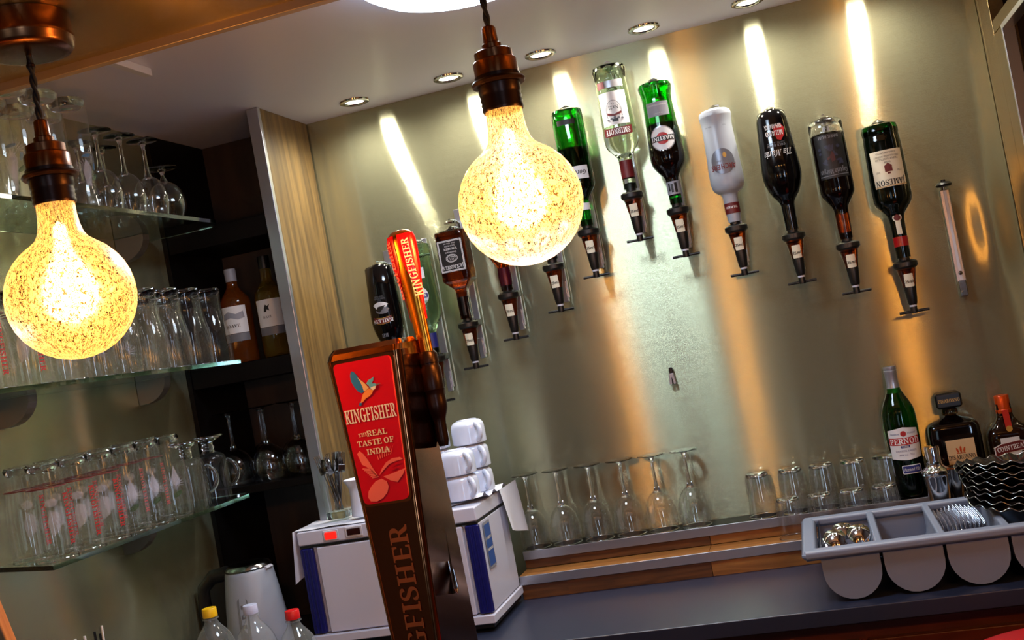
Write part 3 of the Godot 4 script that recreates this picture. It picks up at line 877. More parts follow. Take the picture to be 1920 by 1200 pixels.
	bn = pr(t, "banner", [poly_of([-0.036, 0.146, -0.018, 0.149, 0.018, 0.149, 0.036, 0.146, 0.036, 0.165, 0.018, 0.168, -0.018, 0.168, -0.036, 0.165])], "ink_maroon", 0.0388, 0, 0.0008)
	tx(bn, [["SMIRNOFF", serif_b, 0.0125, 0, 0.1575, 0.058]], "ink_white", 0.0388, 0, 0.0014)
	pr(t, "base_strip", [rect(-0.032, 0.040, 0.032, 0.056)], "silver_foil", 0.0364, 0, 0.0008)
	pr(t, "base_strip_end", [rect(0.012, 0.040, 0.032, 0.056)], "ink_maroon", 0.0364, 0, 0.0014)
	part(t, "neck_sleeve", lathe_mesh(V([0.0150, 0.222, 0.0154, 0.222, 0.0154, 0.262, 0.0150, 0.262])), "ink_maroon", "dark red neck sleeve")
	# 8 green vermouth
	t = bottle("green vermouth bottle with a round silver label and dark contents", pl[7][0], 2.029)
	var mp := smooth(V([0.0, 0.008, 0.026, 0.0, 0.035, 0.003, 0.0385, 0.010, 0.0345, 0.030, 0.0335, 0.045, 0.0352, 0.090, 0.0395, 0.168, 0.036, 0.190, 0.0155, 0.220, 0.0140, 0.232, 0.0140, 0.281, 0.0, 0.281]), 3, 10)
	b = MB.new()
	b.lathe(mp, 44)
	shell(b, [Vector2(0.0, 0.012), Vector2(0.030, 0.008), Vector2(0.0365, 0.014), Vector2(0.0345, 0.030), Vector2(0.0335, 0.045), Vector2(0.0352, 0.096)], 6, 0.0026, 44)
	part(t, "bottle_body", b.mesh(), "green_glass")
	part(t, "liquid", lathe_mesh(smooth(V([0.0, 0.098, 0.0340, 0.098, 0.0388, 0.168, 0.0352, 0.190, 0.0149, 0.220, 0.0135, 0.232, 0.0, 0.234]), 1, 5)), "dark_brown")
	part(t, "bottle_wall", lathe_mesh(smooth(V([0.0353, 0.098, 0.0397, 0.168, 0.0362, 0.190, 0.0157, 0.220, 0.0142, 0.232, 0.0142, 0.262]), 0, 4)), "dark_brown")
	l = pr(t, "round_label", [oval(0, 0.134, 0.0285, 0.0285, 40)], "silver_foil", 0.0378, 0, 0.0016)
	pr(l, "label_field", [oval(0, 0.134, 0.026, 0.026, 40)], "paper", 0.0378, 0, 0.0021)
	pr(l, "emblem", [oval(0, 0.134, 0.0135, 0.0135, 30)], "ink_red", 0.0378, 0, 0.0026)
	pr(l, "bar", [rect(-0.0275, 0.128, 0.0275, 0.140)], "ink", 0.0378, 0, 0.0031)
	tx(l, [["MARTINI", sans_b, 0.0085, 0, 0.134, 0.048]], "ink_white", 0.0378, 0, 0.0036)
	l = pr(t, "upper_label", [rect(-0.026, 0.050, 0.026, 0.082)], "paper_grey", 0.0342, 0, 0.0010)
	tx(l, [["* * * * *", serif, 0.004, 0, 0.076], ["VERMOUTH ROSSO", serif, 0.0034, 0, 0.057, 0.042]], "ink_white", 0.0342, 0, 0.0015)
	l = part(t, "neck_label", lathe_mesh(V([0.0146, 0.230, 0.0149, 0.230, 0.0149, 0.260, 0.0146, 0.260])), "paper_grey")
	pr(l, "neck_print", [rect(-0.010, 0.234, -0.004, 0.256), rect(-0.001, 0.236, 0.004, 0.255), rect(0.006, 0.234, 0.010, 0.252)], "ink", 0.0149, 0, 0.0005)
	# 9 frosted
	t = bottle("frosted white liqueur bottle with an oval silver label", pl[8][0], 1.936)
	part(t, "bottle_body", lathe_mesh(smooth(V([0.0, 0.006, 0.028, 0.0, 0.0345, 0.004, 0.0365, 0.014, 0.0340, 0.030, 0.0335, 0.045, 0.0355, 0.10, 0.0375, 0.160, 0.033, 0.180, 0.0185, 0.192, 0.0165, 0.200, 0.0160, 0.236, 0.014, 0.255, 0.0, 0.255]), 3, 10), 44), "frosted")
	var ax := Transform3D(Basis(Vector3.RIGHT, 0.033), Vector3(0, 0, -0.0037))
	l = pr(t, "label", [oval(0, 0.121, 0.0265, 0.0285, 40)], "silver_dark", 0.0363, 0, 0.0010, ax)
	tx(l, [["ARCHERS", sans_b, 0.0115, 0, 0.133, 0.056]], "ink_maroon", 0.0363, 0, 0.0018, 0.0, ax)
	tx(l, [["PEACH SCHNAPPS", sans, 0.0026, 0, 0.120, 0.035]], "ink_grey", 0.0363, 0, 0.0015, 0.0, ax)
	pr(l, "emblem", [oval(-0.006, 0.108, 0.004, 0.006, 12)], "ink_gold", 0.0363, 0, 0.0015, ax)
	tx(t, [["70cl", sans, 0.003, -0.018, 0.040], ["18% vol", sans, 0.003, 0.018, 0.040]], "ink_grey", 0.0338, 0, 0.0012)
	l = part(t, "neck_label", lathe_mesh(V([0.0166, 0.212, 0.0170, 0.212, 0.0168, 0.236, 0.0164, 0.236])), "ink_maroon")
	tx(l, [["THE PEACH", sans_b, 0.005, 0, 0.222, 0.026]], "ink_white", 0.0170, 0, 0.0006)
	# 10 black coffee liqueur
	t = bottle("black coffee-liqueur bottle with silver script lettering, wide shouldered", pl[9][0], 1.905)
	part(t, "bottle_body", lathe_mesh(smooth(V([0.0, 0.006, 0.024, 0.0, 0.030, 0.004, 0.0335, 0.018, 0.038, 0.07, 0.0425, 0.130, 0.041, 0.155, 0.030, 0.185, 0.0165, 0.205, 0.0145, 0.225, 0.0140, 0.266, 0.0, 0.266]), 3, 10), 48), "black_gloss")
	pr(t, "splash", [poly_of([0.0, 0.040, 0.016, 0.034, 0.024, 0.044, 0.021, 0.060, 0.012, 0.071, 0.004, 0.068, 0.0, 0.055]).duplicate()].map(func(q): return PackedVector2Array(Array(q).map(func(w): return Vector2(-w.x, w.y)))), "ink_red", 0.0375, 0, 0.0012)
	tx(t, [["Tia Maria", serif, 0.0135, 0, 0.098, 0.062, 0.30]], "ink_white", 0.0405, 0, 0.0014)
	tx(t, [["COLD BREW", sans_b, 0.0050, 0, 0.0805, 0.042], ["COFFEE LIQUEUR", sans, 0.0020, 0, 0.0745]], "ink_grey", 0.0390, 0, 0.0012)
	tx(t, [["MILANO", sans_b, 0.0105, 0, 0.0535, 0.036], ["100% ARABICA", sans_b, 0.0098, 0, 0.0385, 0.036]], "ink_white", 0.0372, 0, 0.0018)
	tx(t, [["* * * *", sans_b, 0.0050, 0, 0.1265]], "ink_gold", 0.0425, 0, 0.0010)
	# 11 dark rum, clear end
	t = bottle("dark rum bottle with a clear empty end and a dark picture label", pl[10][0], 1.861, "rum_bottle")
	var rp := smooth(V([0.0, 0.008, 0.028, 0.0, 0.034, 0.003, 0.0365, 0.010, 0.0365, 0.150, 0.035, 0.165, 0.017, 0.195, 0.0150, 0.210, 0.0148, 0.240, 0.0135, 0.265, 0.0, 0.265]), 3, 8)
	b = MB.new()
	b.lathe(rp.filter(func(q): return q.y < 0.034) + [Vector2(0.0365, 0.034), Vector2(0.0, 0.0342)], 44)
	shell(b, [Vector2(0.0, 0.010), Vector2(0.030, 0.006), Vector2(0.0362, 0.013), Vector2(0.0365, 0.032)], 4, 0.0026, 44)
	part(t, "bottle_end", b.mesh(), "clear", "clear empty end")
	part(t, "bottle_body", lathe_mesh(smooth(V([0.0, 0.0345, 0.0365, 0.0345, 0.0365, 0.150, 0.035, 0.165, 0.017, 0.195, 0.0150, 0.210]), 2, 5) + [Vector2(0.0, 0.2105)], 44), "dark_brown")
	part(t, "bottle_neck", lathe_mesh(V([0.0, 0.2095, 0.0150, 0.2095, 0.0148, 0.240, 0.0135, 0.265, 0.0, 0.265])), "amber_glass")
	l = pr(t, "label", [rect(-0.034, 0.036, 0.034, 0.132)], "ink", 0.0365, 0, 0.0005)
	mat("art_blue", Color(0.13, 0.15, 0.24), 0.5)
	mat("art_red", Color(0.26, 0.07, 0.07), 0.5)
	var rg := RandomNumberGenerator.new()
	rg.seed = 8
	var ar := []
	for k in 16:
		ar.append(oval(rg.randf_range(-0.024, 0.024), rg.randf_range(0.062, 0.102), rg.randf_range(0.003, 0.008), rg.randf_range(0.002, 0.004), 10, rg.randf() * 3.0))
	pr(l, "label_picture", ar, "art_blue", 0.0365, 0, 0.0010)
	pr(l, "label_picture", [poly_of([-0.006, 0.080, -0.002, 0.074, 0.003, 0.084, 0.001, 0.098, -0.007, 0.094]), oval(0.006, 0.088, 0.005, 0.0025, 10, 0.6)], "art_red", 0.0365, 0, 0.0014)
	tx(l, [["Captain Morgan", serif_b, 0.0105, 0, 0.1165, 0.060], ["DARK RUM", sans_b, 0.0062, 0, 0.042, 0.052]], "ink_grey", 0.0365, 0, 0.0011)
	pr(l, "label_line", [rect(-0.032, 0.1255, 0.032, 0.1270)], "ink_grey", 0.0365, 0, 0.0011)
	# 12 dark whiskey with a cream label
	t = bottle("dark green-brown whiskey bottle with a large cream label, rightmost of the row", pl[11][0], 1.825, "whiskey_bottle")
	var wp := smooth(V([0.0, 0.006, 0.029, 0.0, 0.0355, 0.003, 0.038, 0.014, 0.037, 0.024, 0.0385, 0.040, 0.0405, 0.150, 0.038, 0.172, 0.019, 0.198, 0.0160, 0.212, 0.0150, 0.240, 0.0145, 0.293, 0.0, 0.293]), 3, 9)
	part(t, "bottle_body", lathe_mesh(wp.filter(func(q): return q.y > 0.0135 or q.x < 0.001), 44), "dark_green")
	part(t, "bottle_base", lathe_mesh(V([0.0, 0.005, 0.029, 0.0, 0.0357, 0.0028, 0.0384, 0.0138, 0.0381, 0.022, 0.0, 0.022]), 44), "green_thick", "green glass base")
	l = pr(t, "label", [rect(-0.035, 0.060, 0.035, 0.139)], "cream", 0.0394, 0, 0.0012)
	pr(l, "crest", [poly_of([-0.0075, 0.094, -0.0075, 0.107, 0.0075, 0.107, 0.0075, 0.094, 0.0, 0.088]), rect(-0.003, 0.108, 0.003, 0.112)], "ink_maroon", 0.0394, 0, 0.0017)
	tx(l, [["JAMESON", serif_b, 0.0125, 0, 0.1275, 0.062], ["1780", serif, 0.0035, -0.022, 0.106], ["EST", serif, 0.0035, 0.022, 0.106], ["IRISH", serif, 0.003, 0, 0.0865], ["TRIPLE DISTILLED", serif, 0.0038, 0, 0.0795, 0.048], ["FINE OLD IRISH WHISKEY", serif, 0.0028, 0, 0.0735, 0.052], ["JOHN & SON LIMITED", serif, 0.0030, 0, 0.0655, 0.040]], "ink", 0.0394, 0, 0.0018)
	pr(l, "label_trim", [rect(-0.035, 0.1365, 0.035, 0.1380)], "ink_gold", 0.0394, 0, 0.0017)
	l = pr(t, "neck_label", [oval(0, 0.206, 0.009, 0.009, 20), rect(-0.005, 0.213, 0.005, 0.242)], "cream", 0.0165, 0, 0.0016)
	pr(l, "neck_seal", [oval(0, 0.206, 0.0065, 0.0065, 18)], "ink_maroon", 0.0165, 0, 0.0022)
	part(t, "neck_band", lathe_mesh(V([0.0150, 0.247, 0.0155, 0.247, 0.0153, 0.268, 0.0148, 0.268])), "red_deep", "red band on the neck")
	# 13 empty bracket
	t = thing("optic_bracket", Vector3(0.343, 1.425, 0), "empty aluminium optic bracket with a black foot at its top, no bottle", "bracket")
	part(t, "bracket_rail", box_mesh(Vector3(0, 0.135, 0.006), Vector3(0.019, 0.205, 0.010), 0.0015), "aluminium")
	part(t, "rail_groove", box_mesh(Vector3(0, 0.135, 0.0115), Vector3(0.006, 0.20, 0.002), 0.0005), "white_plastic")
	b = MB.new()
	b.box(Vector3(0, 0.018, 0.008), Vector3(0.016, 0.036, 0.014), 0.002)
	b.lathe(V([0.0, 0.0, 0.006, 0.0, 0.006, 0.014, 0.0, 0.014]), 14, 1, 1, 2.0, Transform3D(Basis(Vector3.RIGHT, PI / 2), Vector3(0, 0.008, 0.008)))
	part(t, "bottom_clip", b.mesh(), "steel")
	b = MB.new()
	b.lathe(V([0.0, 0.0, 0.0045, 0.0, 0.0045, 0.002, 0.0, 0.003]), 14, 1, 1, 2.0, Transform3D(Basis(Vector3.RIGHT, PI / 2), Vector3(0, 0.052, 0.011)))
	part(t, "screw", b.mesh(), "steel")
	b = MB.new()
	b.tube([Vector3(0, 0.235, 0.006), Vector3(0, 0.252, 0.008)], 0.005, 10)
	part(t, "stem", b.mesh(), "steel")
	b = MB.new()
	b.lathe(V([0.0, 0.244, 0.015, 0.244, 0.0175, 0.248, 0.014, 0.253, 0.005, 0.255, 0.005, 0.259, 0.0, 0.259]), 26, 1, 1, 2.0, Transform3D(Basis(), Vector3(0, 0, 0.0195)))
	part(t, "foot", b.mesh(), "black")
	# small clip left on the wall
	t = thing("wall_clip", Vector3(-0.319, 1.345, 0), "small bent metal clip left on the bare wall below the vodka bottle", "clip")
	b = MB.new()
	b.box(Vector3(-0.0045, 0.010, 0.008), Vector3(0.006, 0.026, 0.014), 0.001, Transform3D(Basis(Vector3.BACK, -0.12), Vector3.ZERO))
	b.box(Vector3(0.0045, 0.010, 0.008), Vector3(0.006, 0.026, 0.014), 0.001, Transform3D(Basis(Vector3.BACK, 0.12), Vector3.ZERO))
	part(t, "prongs", b.mesh(), "aluminium")
	part(t, "hook", box_mesh(Vector3(0, 0.028, 0.006), Vector3(0.009, 0.018, 0.010), 0.002), "black")

# ---- glassware, all built standing on its rim (upside down), origin on the shelf --------------
func walled(prof: Array, w := 0.0013) -> Array:   # a profile closed by its own inner face
	var o := prof.duplicate()
	for i in range(prof.size() - 1, -1, -1):
		var q: Vector2 = prof[i]
		o.append(Vector2(maxf(q.x - w, 0.0006), q.y))
	o.append(prof[0])
	return o

func sheet_lathe(t: Node3D, called: String, prof: Array, m := "sheet", seg := 36) -> Node3D:
	return part(t, called, lathe_mesh(prof, seg), m)

func rim(t: Node3D, r: float) -> void:
	part(t, "rim", lathe_mesh(V([r - 0.0014, 0.0008, r - 0.0005, 0.0, r + 0.0005, 0.0, r + 0.0012, 0.0010, r + 0.0005, 0.0022, r - 0.0010, 0.0022, r - 0.0014, 0.0008]), 36), "clear")

func at_r(prof: Array, y: float) -> float:
	for i in prof.size() - 1:
		if y >= prof[i].y and y <= prof[i + 1].y:
			return lerpf(prof[i].x, prof[i + 1].x, (y - prof[i].y) / maxf(prof[i + 1].y - prof[i].y, 1e-6))
	return prof[-1].x

func feathers(cx: float, cy: float, sx: float) -> Array:   # etched fan of narrow quills
	var o := []
	for k in 9:
		var a := -0.25 + 0.30 * k
		var d := Vector2(cos(a) * sx, sin(a))
		var nrm := Vector2(-d.y, d.x)
		var c := Vector2(cx, cy)
		o.append(PackedVector2Array([c + d * 0.006 - nrm * 0.0004, c + d * 0.014 - nrm * 0.0009, c + d * (0.024 + 0.002 * (k % 3)), c + d * 0.014 + nrm * 0.0009, c + d * 0.006 + nrm * 0.0004]))
	return o

func pint(kind: int) -> Node3D:   # 0: red vertical lettering, 1: leaf crest, 2: plain waisted, 3: swirl print
	var t := thing("pint_glass", Vector3.ZERO, "", "pint glass")
	var p := smooth(V([0.0358, 0.0022, 0.0372, 0.03, 0.0370, 0.062, 0.0350, 0.096, 0.0312, 0.128, 0.0290, 0.156]), 0, 5)
	if kind == 2:
		p = smooth(V([0.0392, 0.0022, 0.0398, 0.04, 0.0380, 0.072, 0.0320, 0.108, 0.0300, 0.132, 0.0318, 0.156]), 0, 5)
	sheet_lathe(t, "body", p)
	rim(t, p[0].x)
	var rb: float = p[-1].x
	part(t, "thick_base", lathe_mesh(V([0.0, 0.152, rb - 0.006, 0.150, rb - 0.0008, 0.156, rb + 0.0003, 0.162, rb - 0.003, 0.1665, rb - 0.008, 0.167, 0.0, 0.1645]), 36), "clear")
	var r := 0.0366
	if kind == 0:
		var l := pr(t, "etched_print", feathers(0.004, 0.052, 1.0) + [poly_of([-0.012, 0.040, 0.002, 0.050, 0.004, 0.078, -0.010, 0.086, -0.016, 0.064]), oval(-0.006, 0.098, 0.010, 0.007, 16)], "etched", r, 0, 0.0012)
		tx(l, [["KINGFISHER", serif_b, 0.0100, 0.020, 0.066]], "ink_red", r, 0, 0.0020, -PI / 2)
		part(t, "red_line", lathe_mesh(V([0.0330, 0.1225, 0.0334, 0.1225, 0.0331, 0.1245, 0.0327, 0.1245]), 36), "ink_maroon")
	elif kind == 1:
		var l := pr(t, "etched_print", feathers(-0.004, 0.066, 1.0) + feathers(-0.002, 0.050, -0.8) + [poly_of([-0.010, 0.070, 0.0, 0.104, 0.010, 0.070, 0.0, 0.062])], "etched", r, 0, 0.0012)
		pr(l, "green_leaf", [oval(0.0, 0.046, 0.010, 0.005, 14, 0.5)], "green_leaf", r + 0.001, 0, 0.0012)
	elif kind == 3:
		pr(t, "etched_print", feathers(0.006, 0.040, 1.0) + feathers(-0.010, 0.060, -1.0) + feathers(0.0, 0.074, 0.9), "etched", r, 0, 0.0014)
	return t

func tall_glass() -> Node3D:
	var t := thing("tall_glass", Vector3.ZERO, "", "beer glass")
	var p := smooth(V([0.0330, 0.0022, 0.0300, 0.030, 0.0310, 0.070, 0.0350, 0.125, 0.0355, 0.170, 0.0345, 0.206]), 0, 5)
	sheet_lathe(t, "body", p)
	rim(t, p[0].x)
	part(t, "thick_base", lathe_mesh(V([0.0, 0.201, 0.028, 0.199, 0.0335, 0.204, 0.0348, 0.211, 0.0325, 0.2145, 0.028, 0.215, 0.0, 0.2135]), 36), "clear")
	var l := pr(t, "etched_print", feathers(0.0, 0.090, 1.0) + feathers(-0.006, 0.075, -1.0) + [poly_of([-0.012, 0.045, -0.002, 0.040, 0.004, 0.078, -0.006, 0.094, -0.014, 0.070])], "etched", 0.0335, 0, 0.0012)
	pr(l, "blue_feather", [oval(-0.004, 0.100, 0.010, 0.003, 12, 0.2), oval(0.010, 0.080, 0.003, 0.008, 12, -0.2)], "feather_blue", 0.0345, 0, 0.0012)
	pr(l, "green_leaf", [oval(0.009, 0.059, 0.009, 0.004, 12, 0.7)], "green_leaf", 0.0330, 0, 0.0012)
	return t

func stem_glass(called: String, cat: String, bowl: Array, top: float, foot_y: float, foot_r: float, solid := true) -> Node3D:   # bowl profile from its rim up to the stem
	var t := thing(called, Vector3.ZERO, "", cat)
	if solid:
		sheet_lathe(t, "bowl", walled(bowl), "clear", 44)
	else:
		sheet_lathe(t, "bowl", walled(bowl), "sheet_bowl", 44)
		rim(t, bowl[0].x)
	var rs: float = bowl[-1].x
	part(t, "stem", lathe_mesh(smooth(V([0.0, top - 0.004, rs + 0.002, top - 0.003, 0.0052, top + 0.010, 0.0036, lerpf(top, foot_y, 0.45), 0.0040, foot_y - 0.012, 0.0085, foot_y - 0.003, 0.010, foot_y - 0.0018]), 1, 6) + [Vector2(0.0, foot_y - 0.0018)], 20), "clear")
	part(t, "foot", lathe_mesh(V([0.0, foot_y - 0.0022, 0.012, foot_y - 0.0022, foot_r - 0.001, foot_y + 0.0002, foot_r, foot_y + 0.0012, foot_r - 0.001, foot_y + 0.0022, 0.0, foot_y + 0.0016]), 40), "clear")
	return t

func wine_glass() -> Node3D:
	return stem_glass("wine_glass", "wine glass", smooth(V([0.0340, 0.0003, 0.0365, 0.020, 0.0365, 0.036, 0.0325, 0.060, 0.0215, 0.082, 0.0085, 0.092]), 0, 5), 0.0915, 0.1745, 0.0325, false)

func shelf_wine_glass() -> Node3D:
	return stem_glass("stemmed_glass", "wine glass", smooth(V([0.0300, 0.0003, 0.0340, 0.022, 0.0355, 0.040, 0.0310, 0.064, 0.0200, 0.082, 0.0075, 0.090]), 0, 5), 0.0895, 0.166, 0.0320)

func balloon_glass() -> Node3D:
	return stem_glass("balloon_glass", "wine glass", smooth(V([0.0330, 0.0003, 0.0410, 0.025, 0.0430, 0.045, 0.0370, 0.070, 0.0220, 0.088, 0.0080, 0.096]), 0, 5), 0.0955, 0.184, 0.0360)

func brandy_glass() -> Node3D:
	return stem_glass("brandy_glass", "brandy glass", smooth(V([0.0290, 0.0003, 0.0370, 0.020, 0.0400, 0.040, 0.0360, 0.062, 0.0230, 0.080, 0.0090, 0.088]), 0, 5), 0.0875, 0.117, 0.0330)

func handled_glass() -> Node3D:
	var t := thing("handled_glass", Vector3.ZERO, "", "glass mug")
	sheet_lathe(t, "body", smooth(V([0.0350, 0.0022, 0.0355, 0.04, 0.0350, 0.078, 0.0320, 0.098, 0.0180, 0.108]), 0, 4))
	part(t, "stem", lathe_mesh(smooth(V([0.0, 0.106, 0.017, 0.107, 0.0120, 0.113, 0.0145, 0.119, 0.0115, 0.125, 0.0140, 0.131]), 1, 5) + [Vector2(0.030, 0.138), Vector2(0.0355, 0.1405), Vector2(0.0355, 0.143), Vector2(0.033, 0.1445), Vector2(0.0, 0.143)], 32), "clear", "ringed stem and foot")
	var b := MB.new()
	var pts := []
	for i in 15:
		var a := -1.25 + 2.5 * i / 14.0
		pts.append(Vector3(0.026 + cos(a) * 0.030, 0.058 + sin(a) * 0.030, 0))
	b.tube(pts, 0.0042, 10)
	part(t, "handle", b.mesh(), "clear")
	return t

func tumbler(h: float, r0: float, r1: float) -> Node3D:
	var t := thing("tumbler", Vector3.ZERO, "", "tumbler")
	sheet_lathe(t, "body", walled(smooth(V([r0, 0.0002, lerpf(r0, r1, 0.35), h * 0.35, lerpf(r0, r1, 0.75), h * 0.72, r1, h * 0.93]), 0, 3), 0.0020), "sheet_bowl")
	rim(t, r0)
	part(t, "thick_base", lathe_mesh(V([0.0, h * 0.90, r1 - 0.004, h * 0.89, r1, h * 0.93, r1 - 0.0005, h * 0.975, r1 - 0.004, h, 0.0, h * 0.985]), 32), "clear")
	var b := MB.new()
	for k in 12:   # pressed flutes round the lower half of the tumbler
		var a := TAU * k / 12.0
		var pts := []
		for j in 6:
			var y := h * (0.52 + 0.40 * j / 5.0)
			var rr := lerpf(r0, r1, y / h) + 0.0002
			pts.append(Vector3(sin(a) * rr, y, cos(a) * rr))
		b.tube(pts, 0.0013, 6)
	part(t, "flute_ribs", b.mesh(), "clear")
	return t

func shelf_unit(label: String, y: float, xf: float, z0: float, z1: float, brackets: Array, z1w := 0.0) -> void:
	var t := thing("glass_shelf", Vector3(-1.4195, y - 0.008, 0), label, "glass shelf", "glass shelves on the left wall")
	var w := xf + 1.4195
	var b := MB.new()
	b.prism(poly_of([0.0, -z0, w - 0.035, -z0, w, -z0 - 0.045, w, -z1, 0.0, -z1 + z1w]), 0.0, 0.008, Transform3D(Basis(Vector3.RIGHT, -PI / 2), Vector3.ZERO))
	part(t, "glass_plate", b.mesh(), "shelf_glass")
	for i in brackets.size():
		var z: float = brackets[i]
		b = MB.new()
		var o := PackedVector2Array([Vector2(0, 0), Vector2(0, -0.052)])
		for k in 8:
			var a := PI * 0.5 * k / 7.0
			o.append(Vector2(0.012 + 0.060 * sin(a), -0.052 + 0.052 * (1.0 - cos(a)) * 0.96))
		o.append(Vector2(0.072, 0))
		b.prism(o, z - 0.012, z + 0.012, Transform3D(Basis(), Vector3(0.0005, -0.0004, 0)))
		part(t, "bracket", b.mesh(), "bracket_grey", "curved grey metal bracket")

func left_shelves() -> void:
	mat("green_leaf", Color(0.10, 0.30, 0.12, 0.6), 0.5).transparency = BaseMaterial3D.TRANSPARENCY_ALPHA
	mat("feather_blue", Color(0.12, 0.42, 0.62, 0.5), 0.5).transparency = BaseMaterial3D.TRANSPARENCY_ALPHA
	mat("bracket_grey", Color(0.42, 0.40, 0.38), 0.4, 0.6)
	shelf_unit("uppermost glass shelf on the left wall, seen from below", 1.898, -1.212, 0.325, 1.80, [0.44, 1.15])
	shelf_unit("middle glass shelf on the left wall, with curved brackets, behind the left globe lamp", 1.580, -1.212, 0.325, 1.80, [0.455, 0.895, 1.5])
	shelf_unit("lowest glass shelf on the left wall, crowded with printed pint glasses", 1.282, -1.250, 0.325, 1.040, [0.60], 0.072)
	# uppermost shelf
	var g := "tall printed glasses on the uppermost shelf"
	var tl := [[-1.265, 0.930], [-1.262, 0.850], [-1.262, 0.770], [-1.345, 0.885], [-1.345, 0.805], [-1.345, 0.725]]
	for i in 6:
		put("tall", tall_glass, Vector3(tl[i][0], 1.8985, tl[i][1]), "tall printed glass on the uppermost shelf, %s row, %s from the left" % [["front", "wall-side"][int(i / 3.0)], ["first", "second", "third"][i % 3]], g, 0.55 + 0.4 * i)
	g = "upturned stemmed glasses on the uppermost shelf"
	var sl := [[-1.345, 0.640], [-1.262, 0.692], [-1.262, 0.612], [-1.345, 0.555], [-1.258, 0.535]]
	var sd := ["stemmed glass at the wall, directly behind the second front one", "stemmed glass next to the tall printed glasses on the uppermost shelf", "middle one of the front stemmed glasses on the uppermost shelf", "stemmed glass at the wall, nearest the dark niche panel, uppermost shelf", "stemmed glass with a wide foot beside the round brandy glass, uppermost shelf"]
	for i in 5:
		put("stemmed", shelf_wine_glass, Vector3(sl[i][0], 1.8985, sl[i][1]), "upturned " + sd[i], g)
	put("brandy", brandy_glass, Vector3(-1.268, 1.8985, 0.462), "upturned round brandy glass at the far end of the uppermost shelf")
	# middle shelf
	g = "waisted pint glasses on the middle shelf"
	for i in 4:
		put("waisted", pint.bind(2), Vector3(-1.258, 1.5805, 0.392 + 0.084 * i), "plain waisted pint glass on the middle shelf, %s to the wine bottles" % ["nearest", "second nearest", "third nearest", "fourth nearest"][i], g, 0.3 * i)
	for i in 4:
		put("waisted", pint.bind(2), Vector3(-1.345, 1.5805, 0.412 + 0.086 * i), "plain waisted pint glass, wall-side row of middle shelf, %s from the niche" % ["first", "second", "third", "fourth"][i], "waisted pint glasses against the wall on the middle shelf", 0.5 * i)
	g = "printed pint glasses on the middle shelf"
	for i in 3:
		put("swirl", pint.bind(3), Vector3(-1.262, 1.5805, 0.730 + 0.088 * i), "swirl-printed pint glass on the middle shelf, front row, %s from the plain ones" % ["first", "second", "third"][i], g, 0.55)
	for i in 2:
		put("kf", pint.bind(0), Vector3(-1.262, 1.5805, 1.000 + 0.090 * i), "pint glass with vertical red lettering on the middle shelf, %s" % ["half behind the left globe lamp", "farther left of the globe lamp"][i], "red-lettered pint glasses on the middle shelf", 0.75)
	for i in 5:
		put("swirl", pint.bind(3), Vector3(-1.350, 1.5805, 0.768 + 0.088 * i), "swirl-printed pint glass in the wall-side row of the middle shelf, %s towards the left" % ["first", "second", "third", "fourth", "fifth"][i], "printed pint glasses against the wall on the middle shelf", 1.1 + i)
	# lowest shelf
	var y := 1.2825
	g = "red-lettered pint glasses on the lowest shelf"
	for i in 3:
		put("kf", pint.bind(0), Vector3(-1.300, y, 0.962 - 0.077 * i), "pint glass with vertical red lettering, front row of the lowest shelf, %s from the left" % ["first", "second", "third"][i], g, 0.95 - 0.1 * i)
	for i in 3:
		put("crest", pint.bind(1), Vector3(-1.300, y, 0.735 - 0.0755 * i), "pint glass with etched leaf crest on the lowest shelf, %s of three from left" % ["first", "second", "third"][i], "leaf-crest pint glasses on the lowest shelf", 0.8)
	for i in 6:
		put("kf", pint.bind(0), Vector3(-1.378, y, 0.922 - 0.0765 * i), "pint glass with red lettering in the wall-side row of the lowest shelf, %s from left" % ["first", "second", "third", "fourth", "fifth", "sixth"][i], "red-lettered pint glasses against the wall on the lowest shelf", 0.9)
	for i in 2:
		put("handled", handled_glass, Vector3(-1.302, y, 0.510 - 0.091 * i), "footed glass mug with a loop handle, %s" % ["beside the leaf-crest pints on the lowest shelf", "at the far end of the lowest shelf"][i], "glass mugs on the lowest shelf", 0.35)
	# niche
	g = "upturned balloon wine glasses in the niche"
	var nx := [[-1.362, 0.205], [-1.272, 0.205], [-1.192, 0.205], [-1.330, 0.110], [-1.245, 0.105], [-1.176, 0.112]]
	for i in 6:
		put("balloon", balloon_glass, Vector3(nx[i][0], 1.2818, nx[i][1]), "upturned wine glass on the lower niche shelf, %s of the %s row from the left" % [["first", "second", "third"][i % 3], ["front", "back"][int(i / 3.0)]], g)
	# wine bottles
	var wb := [[-1.316, "amber", "blush_wine", "SOAVE", "blush wine bottle with a white picture label, left one in the niche"], [-1.222, "straw", "pale_wine", "GAVI", "pale white-wine bottle with a small black figure on its label, right one in the niche"]]
	for i in 2:
		var d: Array = wb[i]
		var t := thing("wine_bottle", Vector3(d[0], 1.5765, 0.155), d[4], "wine bottle", "wine bottles in the niche")
		t.rotation.y = 0.18
		var H := 0.232 + 0.014 * i
		part(t, "bottle_body", lathe_mesh(smooth(V([0.0, 0.012, 0.024, 0.0, 0.034, 0.003, 0.0365, 0.010, 0.0365, 0.140, 0.0345, 0.158, 0.0150, 0.186, 0.0132, 0.200, 0.0132, H, 0.0, H]), 4, 7), 40), d[2])
		part(t, "capsule", lathe_mesh(V([0.0, H - 0.030, 0.0138, H - 0.030, 0.0145, H - 0.004, 0.0138, H + 0.001, 0.0, H + 0.0012]), 24), ["paper_grey", "black"][i])
		var l := pr(t, "label", [rect(-0.032, 0.074, 0.034, 0.140)], "paper", 0.0365, 0, 0.0008)
